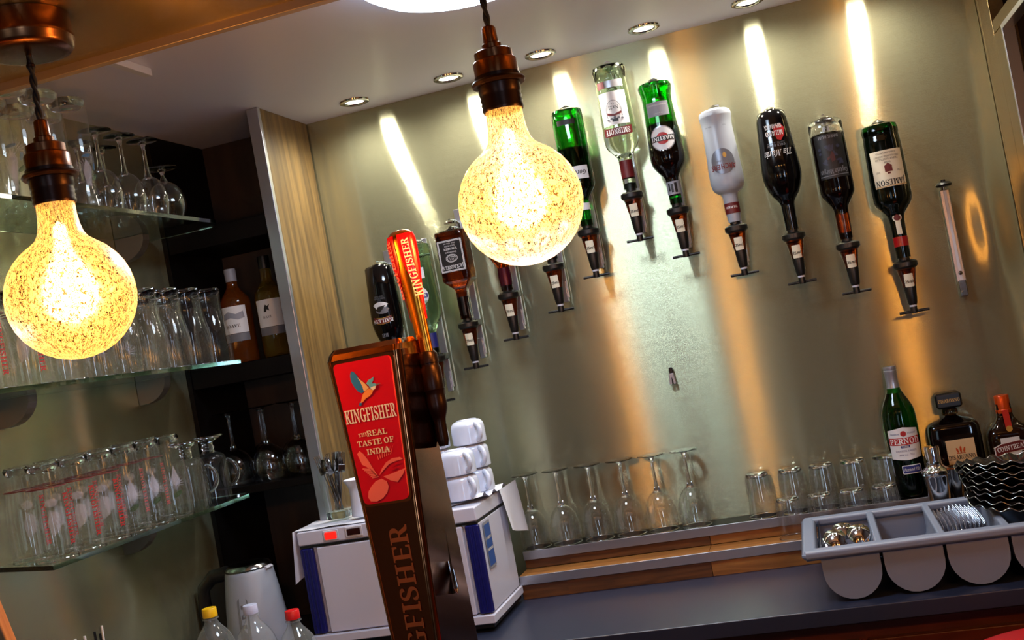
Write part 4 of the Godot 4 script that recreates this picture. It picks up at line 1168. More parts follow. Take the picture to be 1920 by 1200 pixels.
		tx(l, [[["SOAVE", "GAVI"][i], serif_b, [0.0075, 0.006][i], -0.004, [0.092, 0.098][i]]], ["ink", "ink_grey"][i], 0.0365, 0, 0.0014)
		if i == 0:
			pr(l, "label_picture", [poly_of([-0.026, 0.108, -0.006, 0.112, 0.012, 0.106, 0.028, 0.110, 0.026, 0.126, 0.008, 0.120, -0.010, 0.128, -0.024, 0.122])], "paper_grey", 0.0365, 0, 0.0013)
		else:
			pr(l, "label_figure", [poly_of([-0.010, 0.110, -0.004, 0.110, -0.002, 0.116, 0.004, 0.112, 0.003, 0.120, 0.006, 0.128, 0.000, 0.124, -0.004, 0.128, -0.008, 0.120])], "ink", 0.0365, 0, 0.0013)
		pr(t, "lower_label", [rect(-0.032, 0.054, 0.034, 0.073)], "ink_grey", 0.0365, 0, 0.0008)

func ledge_items() -> void:
	var y := 1.0148
	var xs := [-0.706, -0.630, -0.551, -0.474, -0.398, -0.321]
	var wl := ["leftmost, beside the white towel cabinet", "second from the white towel cabinet", "third from the white towel cabinet", "third from the right end of its row", "second from the right end of its row", "rightmost of the row, below the wall clip"]
	for i in 6:
		put("wine", wine_glass, Vector3(xs[i], y, 0.0405), "upturned wine glass on the ledge, " + wl[i], "upturned wine glasses on the ledge")
	var tb := [-0.168, -0.094, -0.026, 0.043, 0.112]
	for i in 5:
		put("tumbler", tumbler.bind(0.100, 0.0320, 0.0255), Vector3(tb[i], y, 0.0375), "upturned fluted tumbler on the upper ledge step, %s" % ["leftmost of five, standing alone at the left", "second from the left", "middle of five", "second from the right", "rightmost of five, next to the green bottle"][i], "tumblers on the upper ledge step")
	var tf := [-0.108, -0.040, 0.028, 0.096]
	for i in 4:
		put("tumbler_front", tumbler.bind(0.089, 0.0315, 0.0250), Vector3(tf[i], 0.9726, 0.1075), "upturned short tumbler on the lower ledge step, %s" % ["leftmost of four", "second of four from the left", "third of four from the left", "rightmost of four"][i], "tumblers on the lower ledge step")
	# green aniseed bottle
	var t := thing("aniseed_bottle", Vector3(0.158, y, 0.038), "tall green bottle with a white and red label and silver neck foil, on the ledge", "bottle")
	part(t, "bottle_body", lathe_mesh(smooth(V([0.0, 0.008, 0.024, 0.0, 0.031, 0.003, 0.0330, 0.010, 0.0345, 0.10, 0.0360, 0.165, 0.0330, 0.195, 0.0160, 0.232, 0.0125, 0.250, 0.0125, 0.270, 0.0, 0.270]), 3, 9), 44), "green_thick")
	part(t, "dark_contents", lathe_mesh(V([0.0, 0.006, 0.030, 0.006, 0.0322, 0.012, 0.0335, 0.10, 0.0342, 0.125, 0.0, 0.126]), 36), "dark_green")
	part(t, "neck_foil", lathe_mesh(V([0.0131, 0.232, 0.0150, 0.229, 0.0133, 0.246, 0.0130, 0.272, 0.0140, 0.274, 0.0140, 0.279, 0.0130, 0.280, 0.0138, 0.283, 0.0138, 0.288, 0.0, 0.289]), 28), "silver_foil", "silver foil and cap")
	var l := pr(t, "label", [poly_of([-0.035, 0.088, 0.0, 0.084, 0.035, 0.088, 0.035, 0.150, 0.0, 0.156, -0.035, 0.150])], "paper", 0.0352, 0, 0.0010)
	pr(l, "red_banner", [poly_of([-0.034, 0.118, 0.0, 0.117, 0.034, 0.118, 0.034, 0.134, 0.0, 0.133, -0.034, 0.134])], "ink_red", 0.0352, 0, 0.0015)
	pr(l, "crest", [oval(0, 0.142, 0.006, 0.006, 16)], "ink_red", 0.0352, 0, 0.0015)
	pr(l, "name_plate", [rect(-0.009, 0.111, 0.009, 0.116)], "ink_blue", 0.0352, 0, 0.0015)
	tx(l, [["PERNOD", serif_b, 0.0125, 0, 0.1258, 0.062]], "ink_white", 0.0352, 0, 0.0021)
	tx(l, [["PARIS", sans_b, 0.0035, 0, 0.1135, 0.015]], "ink_white", 0.0352, 0, 0.0021)
	tx(l, [["MAISON", serif, 0.0030, -0.018, 0.142], ["FONDEE", serif, 0.0030, 0.018, 0.142], ["LIQUEUR ANISEE", serif, 0.0038, 0, 0.104, 0.046], ["40% vol   70cl", serif, 0.0030, 0, 0.096, 0.040]], "ink_blue", 0.0352, 0, 0.0016)
	l = pr(t, "signature_plate", [round_rect(-0.015, 0.054, 0.026, 0.073, 0.003)], "paper", 0.0346, 0, 0.0010)
	pr(l, "plate_field", [round_rect(-0.0132, 0.0558, 0.0242, 0.0712, 0.002)], "ink_blue", 0.0346, 0, 0.0015)
	tx(l, [["Pernod Fils", serif, 0.0062, 0.0055, 0.0635, 0.032, 0.3]], "ink_white", 0.0346, 0, 0.0020)
	# square amaretto decanter
	t = thing("amaretto_decanter", Vector3(0.264, y, 0.036), "broad dark square decanter with a beige label and large black stopper", "decanter")
	part(t, "bottle_body", lathe_mesh(smooth(V([0.0, 0.004, 0.044, 0.0, 0.050, 0.003, 0.0525, 0.012, 0.0525, 0.128, 0.048, 0.145, 0.022, 0.156, 0.0125, 0.162, 0.0125, 0.178, 0.0, 0.178]), 3, 8), 72, 1.0, 0.62, 6.0), "dark_brown")
	part(t, "neck_ring", lathe_mesh(V([0.0128, 0.163, 0.016, 0.164, 0.017, 0.170, 0.0145, 0.178, 0.0128, 0.178]), 28), "honey_glass", "glass neck")
	part(t, "stopper", box_mesh(Vector3(0, 0.196, 0), Vector3(0.054, 0.034, 0.046), 0.005), "black")
	tx(t, [["DISARONNO", serif_b, 0.0075, 0, 0.196, 0.044]], "ink_gold", 0, 0.0231, 0.0006)
	l = pr(t, "label", [rect(-0.024, 0.010, 0.034, 0.112)], "beige_label", 0, 0.0325, 0.0007)
	tx(l, [["DISARONNO", serif_b, 0.0095, 0.004, 0.074, 0.054], ["ORIGINALE", serif, 0.0040, 0.004, 0.063, 0.030]], "ink", 0, 0.0325, 0.0012)
	pr(l, "emblem", [oval(0.004, 0.090, 0.0022, 0.0075, 12), oval(-0.003, 0.089, 0.002, 0.0058, 12, 0.3), oval(0.011, 0.089, 0.002, 0.0058, 12, -0.3), rect(-0.005, 0.0815, 0.013, 0.083)], "orange_cap", 0, 0.0325, 0.0012)
	# orange-liqueur bottle
	t = thing("orange_liqueur_bottle", Vector3(0.372, y, 0.036), "squat dark amber bottle with an orange cap and a slanting red and white banner", "bottle")
	part(t, "bottle_body", lathe_mesh(smooth(V([0.0, 0.004, 0.036, 0.0, 0.041, 0.003, 0.043, 0.010, 0.043, 0.090, 0.040, 0.112, 0.024, 0.130, 0.0165, 0.142, 0.0150, 0.170, 0.0, 0.170]), 3, 8), 64, 1.0, 0.70, 5.0), "rum_brown")
	part(t, "cap", lathe_mesh(V([0.0, 0.150, 0.0165, 0.150, 0.0165, 0.157, 0.0152, 0.158, 0.0152, 0.186, 0.0140, 0.188, 0.0, 0.188]), 28), "orange_cap", "orange metal cap")
	part(t, "neck_ribbon", box_mesh(Vector3(0, 0.128, 0.026), Vector3(0.013, 0.040, 0.002), 0.0005, Transform3D(Basis(Vector3.RIGHT, -0.30), Vector3(0, 0.008, 0.035))), "red_deep", "red ribbon down the neck")
	pr(t, "neck_seal", [oval(0, 0.118, 0.0065, 0.0065, 18)], "ink_gold", 0, 0.0285, 0.0012)
	l = pr(t, "label", [rect(-0.022, 0.020, 0.016, 0.100)], "paper", 0, 0.0301, 0.0008)
	bn_on(t)
	# cocktail shaker of polished steel
	t = thing("cocktail_shaker", Vector3(0.206, 0.9726, 0.112), "polished chrome cocktail shaker in front of the dark square decanter", "shaker")
	part(t, "cup", lathe_mesh(smooth(V([0.0, 0.0, 0.019, 0.0, 0.0205, 0.002, 0.0255, 0.060, 0.0285, 0.094, 0.0300, 0.096, 0.0300, 0.100]), 3, 5) + [Vector2(0.0, 0.100)], 40), "chrome")
	part(t, "strainer_top", lathe_mesh(smooth(V([0.0, 0.098, 0.0292, 0.099, 0.0285, 0.104, 0.018, 0.112, 0.0150, 0.118]), 1, 4) + [Vector2(0.0, 0.119)], 40), "chrome")
	part(t, "cap", lathe_mesh(V([0.0, 0.117, 0.0150, 0.117, 0.0158, 0.121, 0.0145, 0.124, 0.0155, 0.150, 0.0140, 0.155, 0.0, 0.1565]), 32), "chrome")
	t = thing("copper_measure", Vector3(0.243, 0.9726, 0.112), "small copper-rimmed spirit measure beside the chrome shaker", "measure")
	part(t, "cup", lathe_mesh(V([0.0, 0.0, 0.014, 0.0, 0.010, 0.045, 0.0115, 0.050, 0.0200, 0.098, 0.0208, 0.104, 0.0192, 0.104, 0.0105, 0.052, 0.0, 0.050]), 32), "steel")
	part(t, "rim", lathe_mesh(V([0.0190, 0.1030, 0.0212, 0.1030, 0.0215, 0.1060, 0.0190, 0.1060, 0.0190, 0.1030]), 32), "copper")

func bn_on(t: Node3D) -> void:
	var xf := Transform3D(Basis(Vector3.BACK, 0.10), Vector3(-0.002, 0.078, 0.0))
	var b := pr(t, "banner", [poly_of([-0.037, -0.014, -0.018, -0.010, 0.018, -0.010, 0.037, -0.014, 0.035, 0.008, 0.018, 0.013, -0.018, 0.013, -0.035, 0.008])], "ink_white", 0, 0.0302, 0.0014, xf)
	pr(b, "banner_field", [poly_of([-0.035, -0.012, -0.018, -0.0085, 0.018, -0.0085, 0.035, -0.012, 0.033, 0.0065, 0.018, 0.0115, -0.018, 0.0115, -0.033, 0.0065])], "ink_maroon", 0, 0.0302, 0.0019, xf)
	tx(b, [["COINTREAU", serif_b, 0.0105, 0, 0.0012, 0.060]], "ink_white", 0, 0.0302, 0.0024, 0, xf)

# ---- white towel cabinet and what stands on it --------------------------------------------------
func cup() -> Node3D:   # upside down: rim at the bottom, domed foot on top
	var t := thing("coffee_cup", Vector3.ZERO, "", "cup")
	var b := MB.new()
	b.lathe(smooth(V([0.0345, 0.0022, 0.0365, 0.0, 0.0385, 0.0015, 0.0385, 0.030, 0.0365, 0.044, 0.0295, 0.0515, 0.0235, 0.0530, 0.0230, 0.0545, 0.0205, 0.0545, 0.0195, 0.0525, 0.0, 0.0520]), 2, 5), 44)
	b.lathe(V([0.0, 0.046, 0.027, 0.045, 0.0335, 0.038, 0.0350, 0.028, 0.0345, 0.0022]), 36)
	part(t, "body", b.mesh(), "white_gloss")
	b = MB.new()
	var pts := []
	for i in 15:
		var a := -1.35 + 2.7 * i / 14.0
		pts.append(Vector3(0.033 + cos(a) * 0.021, 0.0265 + sin(a) * 0.0185, 0))
	b.tube(pts, 0.0052, 10, -1.0, 1.2)
	part(t, "handle", b.mesh(), "white_gloss")
	return t

func cabinet_things() -> void:
	var x0 := -1.150
	var x1 := -0.732
	var z0 := 0.150
	var z1 := 0.380
	var cx := (x0 + x1) * 0.5
	var cz := (z0 + z1) * 0.5
	var w := x1 - x0
	var d := z1 - z0
	var t := thing("towel_cabinet", Vector3(0, 0.9175, 0), "white towel-warming cabinet with blue corner strips and a red rocker switch, on the worktop", "warming cabinet")
	part(t, "plinth", box_mesh(Vector3(cx, 0.016, cz - 0.004), Vector3(w - 0.01, 0.020, d), 0.001), "black")
	part(t, "base_plate", box_mesh(Vector3(cx, 0.0265, cz + 0.002), Vector3(w + 0.006, 0.018, d + 0.012), 0.002), "white_enamel")
	part(t, "body", box_mesh(Vector3(cx, 0.132, cz - 0.006), Vector3(w - 0.003, 0.190, d - 0.014), 0.002), "white_enamel")
	part(t, "door", box_mesh(Vector3(cx + 0.002, 0.1315, z1 - 0.008), Vector3(w - 0.078, 0.188, 0.014), 0.003), "white_enamel")
	for s: float in [-1.0, 1.0]:
		var b := MB.new()
		var sx := cx + s * (w * 0.5 - 0.016)
		b.box(Vector3(sx, 0.1315, z1 - 0.008), Vector3(0.031, 0.188, 0.013), 0.003)
		b.box(Vector3(sx - 0.005, 0.1315, z1 - 0.0012), Vector3(0.004, 0.186, 0.003), 0.001)
		b.box(Vector3(sx + 0.005, 0.1315, z1 - 0.0012), Vector3(0.004, 0.186, 0.003), 0.001)
		part(t, "corner_strip", b.mesh(), "blue_strip", "blue ribbed corner strip")
	part(t, "seam", box_mesh(Vector3(cx, 0.2295, cz - 0.002), Vector3(w - 0.006, 0.005, d - 0.004), 0.0), "black")
	part(t, "lid", box_mesh(Vector3(cx, 0.248, cz), Vector3(w, 0.032, d), 0.004), "white_enamel")
	var sw := part(t, "switch_frame", box_mesh(Vector3(x0 + 0.083, 0.248, z1 + 0.0005), Vector3(0.036, 0.022, 0.004), 0.001), "white_plastic")
	part(sw, "rocker_lamp", box_mesh(Vector3(x0 + 0.083, 0.248, z1 + 0.0028), Vector3(0.028, 0.016, 0.005), 0.002), "red_neon", "lit red rocker")
	var ds := part(t, "display_frame", box_mesh(Vector3(x0 + 0.138, 0.2495, z1 + 0.0005), Vector3(0.040, 0.022, 0.004), 0.001), "white_plastic")
	part(ds, "display_window", box_mesh(Vector3(x0 + 0.138, 0.2495, z1 + 0.0022), Vector3(0.031, 0.014, 0.003), 0.0005), "red_window", "dark red display window")
	var side := Transform3D(Basis(Vector3.UP, PI / 2), Vector3(x1, 0, 0))
	var st := pr(t, "sticker", [rect(-0.350, 0.123, -0.300, 0.222)], "paper_grey", 0, 0.0, 0.0006, side)
	pr(st, "sticker_field", [rect(-0.346, 0.128, -0.304, 0.160), rect(-0.346, 0.166, -0.304, 0.184), rect(-0.346, 0.190, -0.304, 0.216)], "sticker_blue", 0, 0.0, 0.0011, side)
	tx(st, [["WARNING", sans_b, 0.0055, -0.325, 0.163, 0.034], ["HOT", sans_b, 0.006, -0.325, 0.187, 0.026]], "ink_white", 0, 0.0, 0.0016, 0.0, side)
	# cloth over the lid: a top sheet with a wavy free edge, a drop at the left front and one at the right rear
	t = thing("cloth", Vector3(0, 1.1815, 0), "white cloth spread over the towel cabinet, hanging down at its left and right sides", "cloth")
	var b := MB.new()
	var nn := 30
	var hc := func(u: float, v: float) -> Vector3:   # u across, v from rear to front
		var x := lerpf(x0 - 0.004, x1 + 0.006, u)
		var zf := z1 - 0.004 - 0.05 * smoothstep(0.55, 1.0, u) - 0.008 * sin(u * 30.0) * smoothstep(0.6, 0.9, u)
		var z := lerpf(z0 - 0.01, zf, v)
		var y := 0.0028 + 0.0016 * sin(u * 23.0 + v * 9.0) * sin(v * 7.0)
		y += 0.012 * smoothstep(0.80, 1.0, u) * smoothstep(0.55, 1.0, v) * (0.6 + 0.4 * sin(v * 24.0)) + 0.010 * smoothstep(0.86, 1.0, u) * maxf(0.0, sin(v * 15.0))
		return Vector3(x, maxf(y, 0.0012), z)
	grid(b, hc, nn, nn)
	for k in 2:
		var fx: float = [x0 - 0.005, x1 + 0.006][k]
		var za: float = [0.275, 0.055][k]
		var zb: float = [0.384, 0.200][k]
		var dr: float = [0.115, 0.125][k]
		var hs := func(u: float, v: float) -> Vector3:
			var z := lerpf(za, zb, u)
			var drop := dr * (1.0 - 0.25 * (u if k == 1 else 1.0 - u))
			var bul := 0.004 * sin(u * 8.0) * v + 0.010 * v
			return Vector3(fx + (bul if k == 1 else -bul), 0.003 - drop * v, z)
		grid(b, hs, 14, 10)
	part(t, "sheet", b.mesh(), "cloth")
	# cups in stacks of two and three
	var g := "white coffee cups on the towel cabinet"
	var y0 := 1.1905
	var st2 := [[-0.772, 0.205, 3, "rear right stack"], [-0.856, 0.215, 3, "rear middle stack"], [-0.778, 0.300, 2, "front right stack"], [-0.935, 0.235, 2, "rear left stack behind the tap"]]
	for s: Array in st2:
		for i: int in s[2]:
			put("cup", cup, Vector3(s[0], y0 + 0.0545 * i, s[1]), "upturned white coffee cup, %s of the %s" % [(["bottom", "middle", "top"] if s[2] == 3 else ["bottom", "top"])[i], s[3]], g, -0.75)
	put("cup", cup, Vector3(-0.846, y0, 0.340), "upturned white coffee cup under the upright one at the front left", g, 2.6)
	var up := put("cup", cup, Vector3(-0.846, y0 + 0.109, 0.340), "only upright white coffee cup, its open mouth showing beside the tap spout", g)
	up.rotation = Vector3(PI, 2.2, 0)
	# glass of cutlery
	t = thing("cutlery_glass", Vector3(-1.074, 1.1905, 0.300), "square clear glass jar packed with spoons and forks on the towel cabinet", "jar")
	b = MB.new()
	b.lathe(V([0.0250, 0.008, 0.0265, 0.03, 0.0290, 0.105]), 40, 1, 1, 6.0)
	part(t, "walls", b.mesh(), "sheet_bowl")
	b = MB.new()
	b.lathe(V([0.0, 0.0, 0.023, 0.0, 0.0250, 0.002, 0.0255, 0.016, 0.0, 0.016]), 40, 1, 1, 6.0)
	part(t, "thick_base", b.mesh(), "shelf_glass")
	var rng := RandomNumberGenerator.new()
	rng.seed = 4
	for i in 24:
		var a := TAU * i / 24.0 * 5.0 + rng.randf() * 0.5
		var r := rng.randf_range(0.004, 0.014)
		var lean := rng.randf_range(0.04, 0.12) + r * 12.0
		var p0 := Vector3(-1.074 - cos(a) * r * 0.6, 1.2082, 0.300 - sin(a) * r * 0.6)
		var o := put("spoon" if i % 2 == 0 else "fork", teaspoon.bind(i % 2 == 1), p0, "steel %s among those packed into the square glass jar" % ["teaspoon", "small fork"][i % 2], ["teaspoons in the glass jar", "small forks in the glass jar"][i % 2])
		o.rotation = Vector3(sin(a) * lean, rng.randf() * TAU, -cos(a) * lean)
	t = thing("milk_jug", Vector3(-1.010, 1.1905, 0.318), "small white flared jug between the cutlery jar and the beer tap", "jug")
	part(t, "body", lathe_mesh(smooth(V([0.0, 0.0, 0.024, 0.0, 0.026, 0.002, 0.0225, 0.040, 0.0230, 0.064, 0.0320, 0.082, 0.0310, 0.083, 0.0215, 0.064, 0.0210, 0.040, 0.0, 0.006]), 2, 8), 36), "white_gloss")
	var hp := []
	for i in 11:
		var a := -1.3 + 2.6 * i / 10.0
		hp.append(Vector3(0.020 + cos(a) * 0.022, 0.042 + sin(a) * 0.024, 0))
	b = MB.new()
	b.tube(hp, 0.0035, 8)
	part(t, "handle", b.mesh(), "white_gloss")

func grid(b: MB, f: Callable, nu: int, nv: int) -> void:   # a surface of f(u, v)
	for i in nu:
		for j in nv:
			var p := []
			var n := []
			for c: Vector2i in [Vector2i(0, 0), Vector2i(1, 0), Vector2i(1, 1), Vector2i(0, 1)]:
				var u := float(i + c.x) / nu
				var v := float(j + c.y) / nv
				p.append(f.call(u, v))
				var du: Vector3 = f.call(u + 0.002, v) - f.call(u - 0.002, v)
				var dv: Vector3 = f.call(u, v + 0.002) - f.call(u, v - 0.002)
				n.append(dv.cross(du).normalized())
			b.q4(p[0], p[1], p[2], p[3], n[0], n[1], n[2], n[3], Vector2(float(i) / nu, float(j) / nv), Vector2(float(i + 1) / nu, float(j) / nv), Vector2(float(i + 1) / nu, float(j + 1) / nv), Vector2(float(i) / nu, float(j + 1) / nv))

func teaspoon(is_fork: bool) -> Node3D:   # standing on its handle end
	var t := thing("fork" if is_fork else "teaspoon", Vector3.ZERO, "", "fork" if is_fork else "spoon")
	var b := MB.new()
	b.tube([Vector3(0, 0, 0), Vector3(0, 0.03, 0.001), Vector3(0, 0.085, 0.0)], 0.0036, 8, 0.0020, 0.45)
	part(t, "handle", b.mesh(), "steel")
	b = MB.new()
	if is_fork:
		b.box(Vector3(0, 0.093, 0), Vector3(0.015, 0.018, 0.0016), 0.0007)
		for k in 4:
			b.box(Vector3(-0.006 + 0.004 * k, 0.115, 0.001), Vector3(0.0017, 0.030, 0.0014), 0.0005)
	else:
		bowl(b, 0.0095, 0.017, 0.005, Transform3D(Basis(), Vector3(0, 0.101, 0)))
	part(t, "tines" if is_fork else "bowl", b.mesh(), "steel")
	return t

func bowl(b: MB, rx: float, ry: float, depth: float, xf: Transform3D) -> void:   # a spoon bowl in the xy plane, hollow towards +z
	for s in 2:
		var f := func(u: float, v: float) -> Vector3:
			var a := u * TAU
			var q := v
			var zz := -depth * (1.0 - q * q) + (0.0 if s == 0 else -0.0007)
			return xf * Vector3(cos(a) * rx * q, sin(a) * ry * q * (1.0 + 0.12 * sin(a)), zz)
		var t := MB.new()
		grid(t, f, 22, 6)
		b.v.append_array(t.v)
		b.uv.append_array(t.uv)
		if s == 0:
			b.n.append_array(t.n)
		else:   # the rounded back
			for i in range(0, t.v.size(), 3):
				var k := b.v.size() - t.v.size() + i
				var sw := b.v[k + 1]
				b.v[k + 1] = b.v[k + 2]
				b.v[k + 2] = sw
				b.n.append_array([-t.n[i], -t.n[i + 2], -t.n[i + 1]])

func long_spoon() -> Node3D:   # lies along +z from its bowl, hollow upwards
	var t := thing("soup_spoon", Vector3.ZERO, "", "spoon")
	var b := MB.new()
	bowl(b, 0.0215, 0.0240, 0.010, Transform3D(Basis(Vector3.RIGHT, PI / 2), Vector3.ZERO))
	part(t, "bowl", b.mesh(), "chrome")
	b = MB.new()
	b.tube([Vector3(0, 0.001, 0.022), Vector3(0, -0.004, 0.034), Vector3(0, -0.006, 0.050), Vector3(0, 0.0, 0.095)], 0.0032, 8, 0.0058, 0.4)
	part(t, "handle", b.mesh(), "chrome")
	return t

func long_fork() -> Node3D:
	var t := thing("table_fork", Vector3.ZERO, "", "fork")
	var b := MB.new()
	b.tube([Vector3(0, 0, 0.0), Vector3(0, 0.0, 0.06), Vector3(0, -0.002, 0.130)], 0.0028, 8, 0.0055, 0.4)
	part(t, "handle", b.mesh(), "chrome")
	b = MB.new()
	b.box(Vector3(0, 0.001, -0.010), Vector3(0.022, 0.0018, 0.024), 0.0008)
	for k in 4:
		b.tube([Vector3(-0.0092 + 0.0061 * k, 0.001, -0.020), Vector3(-0.0092 + 0.0061 * k, 0.005, -0.040), Vector3(-0.0092 + 0.0061 * k, 0.014, -0.062)], 0.0015, 6, 0.0009)
	part(t, "tines", b.mesh(), "chrome")
	return t

func long_knife() -> Node3D:
	var t := thing("table_knife", Vector3.ZERO, "", "knife")
	var b := MB.new()
	b.box(Vector3(0, 0, 0.045), Vector3(0.009, 0.006, 0.09), 0.002)
	part(t, "handle", b.mesh(), "black")
	b = MB.new()
	b.prism(poly_of([-0.008, 0.0, 0.007, 0.0, 0.008, 0.08, 0.002, 0.108, -0.006, 0.112, -0.008, 0.10]), -0.0006, 0.0006, Transform3D(Basis(Vector3.RIGHT, -PI / 2), Vector3.ZERO))
	part(t, "blade", b.mesh(), "chrome")
	return t

func tray_things() -> void:
	var y := 1.020     # top of the rim
	var x0 := -0.086
	var z0 := 0.150
	var z1 := 0.476
	var pit := 0.1115
	var t := thing("cutlery_tray", Vector3(0, 0.9175, 0), "pale grey plastic cutlery tray with round-bottomed compartments on the worktop", "cutlery tray")
	var yr := y - 0.9175
	var b := MB.new()
	var x1 := x0 + 0.03 + 4.0 * pit + 0.012
	# rim: front and rear bars, ends and dividers, each rounded, with a turned-down lip
	b.box(Vector3((x0 + x1) * 0.5, yr - 0.009, z1 - 0.012), Vector3(x1 - x0, 0.020, 0.028), 0.008)
	b.box(Vector3((x0 + x1) * 0.5, yr - 0.009, z0 + 0.012), Vector3(x1 - x0, 0.020, 0.024), 0.008)
	b.box(Vector3(x0 + 0.015, yr - 0.0092, (z0 + z1) * 0.5), Vector3(0.030, 0.020, z1 - z0 - 0.004), 0.008)
	b.box(Vector3(x1 - 0.006, yr - 0.0092, (z0 + z1) * 0.5), Vector3(0.012, 0.020, z1 - z0 - 0.004), 0.004)
	for k in 3:
		b.box(Vector3(x0 + 0.03 + pit * (k + 1), yr - 0.007, (z0 + z1) * 0.5), Vector3(0.016, 0.014, z1 - z0 - 0.03), 0.005)
	part(t, "rim", b.mesh(), "grey_plastic")
	for k in 4:
		b = MB.new()
		var cx := x0 + 0.03 + pit * (k + 0.5)
		var hw := pit * 0.5 - 0.003
		var pts := [Vector2(-hw, yr - 0.006)]
		for i in 13:
			var a := PI + PI * i / 12.0
			pts.append(Vector2(cos(a) * hw, hw + 0.003 + sin(a) * hw))
		pts.append(Vector2(hw, yr - 0.006))
		for s in 2:   # outer and inner face of the trough
			for i in pts.size() - 1:
				var sc := 1.0 if s == 0 else 0.95
				var p: Vector2 = Vector2(pts[i].x * sc, pts[i].y + (0.0 if s == 0 else 0.0025))
				var q: Vector2 = Vector2(pts[i + 1].x * sc, pts[i + 1].y + (0.0 if s == 0 else 0.0025))
				var c0 := Vector2(0, hw + 0.003)
				var np := Vector2(sign(p.x), 0) if i == 0 else (p - c0).normalized()
				var nq := Vector2(sign(q.x), 0) if i == pts.size() - 2 else (q - c0).normalized()
				var sg := 1.0 if s == 0 else -1.0
				var n0 := Vector3(np.x, np.y, 0) * sg
				var n1 := Vector3(nq.x, nq.y, 0) * sg
				b.q4(Vector3(cx + p.x, p.y, z0 + 0.012), Vector3(cx + q.x, q.y, z0 + 0.012), Vector3(cx + q.x, q.y, z1 - 0.010), Vector3(cx + p.x, p.y, z1 - 0.010), n0, n1, n1, n0)
		var capo := PackedVector2Array()
		for p: Vector2 in pts:
			capo.append(p + Vector2(cx, 0))
		b.prism(capo, z1 - 0.014, z1 - 0.010)
		b.prism(capo, z0 + 0.012, z0 + 0.015)
		part(t, "compartment", b.mesh(), "grey_plastic")
	# cutlery
	var c1 := x0 + 0.03 + pit * 0.5
	var sp := [[-0.021, 1.017, 0.372, 0.70], [0.024, 1.022, 0.372, 0.68], [-0.004, 1.020, 0.325, 0.60], [0.037, 0.998, 0.330, 0.7], [-0.036, 0.994, 0.325, 0.7]]
	var sl := ["front left one", "front right one", "rear one", "right one, half covered", "left one, half covered"]
	for i in 5:
		var o := put("soup", long_spoon, Vector3(c1 + sp[i][0], sp[i][1], sp[i][2]), "shiny soup spoon in the first compartment of the grey tray, " + sl[i], "soup spoons in the tray")
		o.rotation = Vector3(sp[i][3], [0.06, -0.05, 0.02, -0.06, 0.08][i], 0)
	for i in 11:
		var o := put("tfork", long_fork, Vector3(c1 + pit * 2.0 - 0.040 + 0.0080 * i, 0.984 - 0.0035 * absf(i - 5) * 0.4, 0.318 + 0.003 * (i % 3)), "table fork in the third compartment of the grey cutlery tray, %s from the left" % WHERE[i].replace("nearest", "first"), "table forks in the tray")
		o.rotation = Vector3(0.75, 0.02 * (i - 5), 1.5)
	for i in 4:
		var o := put("tknife", long_knife, Vector3(c1 + pit - 0.030 + 0.020 * i, 0.952, 0.330), "table knife low in the second compartment of the grey tray, %s from the left" % WHERE[i].replace("nearest", "first"), "table knives in the tray")
		o.rotation = Vector3(0.12, 0.12 - 0.08 * i, 0)
	# stack of wavy-edged dishes
	var dl := ["lowest", "second lowest", "third lowest", "fourth lowest", "middle", "fourth from the top", "third from the top", "second from the top", "topmost"]
	for i in 9:
		put("dish%d" % (i % 2), wavy_dish.bind(i % 2), Vector3(0.352 + 0.004 * (i % 3) - 0.0015 * i, 1.0225 + 0.0078 * i, 0.300 - 0.003 * i), "wavy-edged steel dish, %s of the stack on the grey tray" % dl[i], "stacked wavy-edged dishes", 0.35 * i).rotation.x = 0.10

func wavy_dish(odd: int) -> Node3D:
	var t := thing("wavy_dish", Vector3.ZERO, "", "dish")
	var b := MB.new()
	for s in 2:
		var f := func(u: float, v: float) -> Vector3:
			var a := u * TAU
			var r := 0.022 + 0.094 * v
			var wv := 0.0030 * sin(a * 22.0 + odd * 1.7) * smoothstep(0.5, 1.0, v)
			var y := 0.004 + 0.016 * pow(maxf(v, 0.0), 2.2) + wv
			r += 0.0025 * cos(a * 11.0 + odd) * smoothstep(0.6, 1.0, v)
			return Vector3(cos(a) * r, y + 0.0012 * (1 - s), sin(a) * r)
		var g := MB.new()
		grid(g, f, 144, 9)
		b.v.append_array(g.v); b.uv.append_array(g.uv)
		if s == 0:
			b.n.append_array(g.n)
		else:
			for i in range(0, g.v.size(), 3):
				var k := b.v.size() - g.v.size() + i
				var sw := b.v[k + 1]
				b.v[k + 1] = b.v[k + 2]; b.v[k + 2] = sw
				b.n.append_array([-g.n[i], -g.n[i + 2], -g.n[i + 1]])
	part(t, "plate", b.mesh(), "dish_steel")
	var e := []
	for k in 217:
		var a := TAU * k / 216.0
		var r := 0.116 + 0.0025 * cos(a * 11.0 + odd)
		e.append(Vector3(cos(a) * r, 0.0206 + 0.0030 * sin(a * 22.0 + odd * 1.7), sin(a) * r))
	b = MB.new()
	b.tube(e, 0.0010, 6)
	part(t, "rolled_edge", b.mesh(), "steel", "bright rolled edge")
	part(t, "centre", lathe_mesh(V([0.0, 0.003, 0.024, 0.003, 0.024, 0.0052, 0.0, 0.0052]), 36), "dish_steel")
	return t

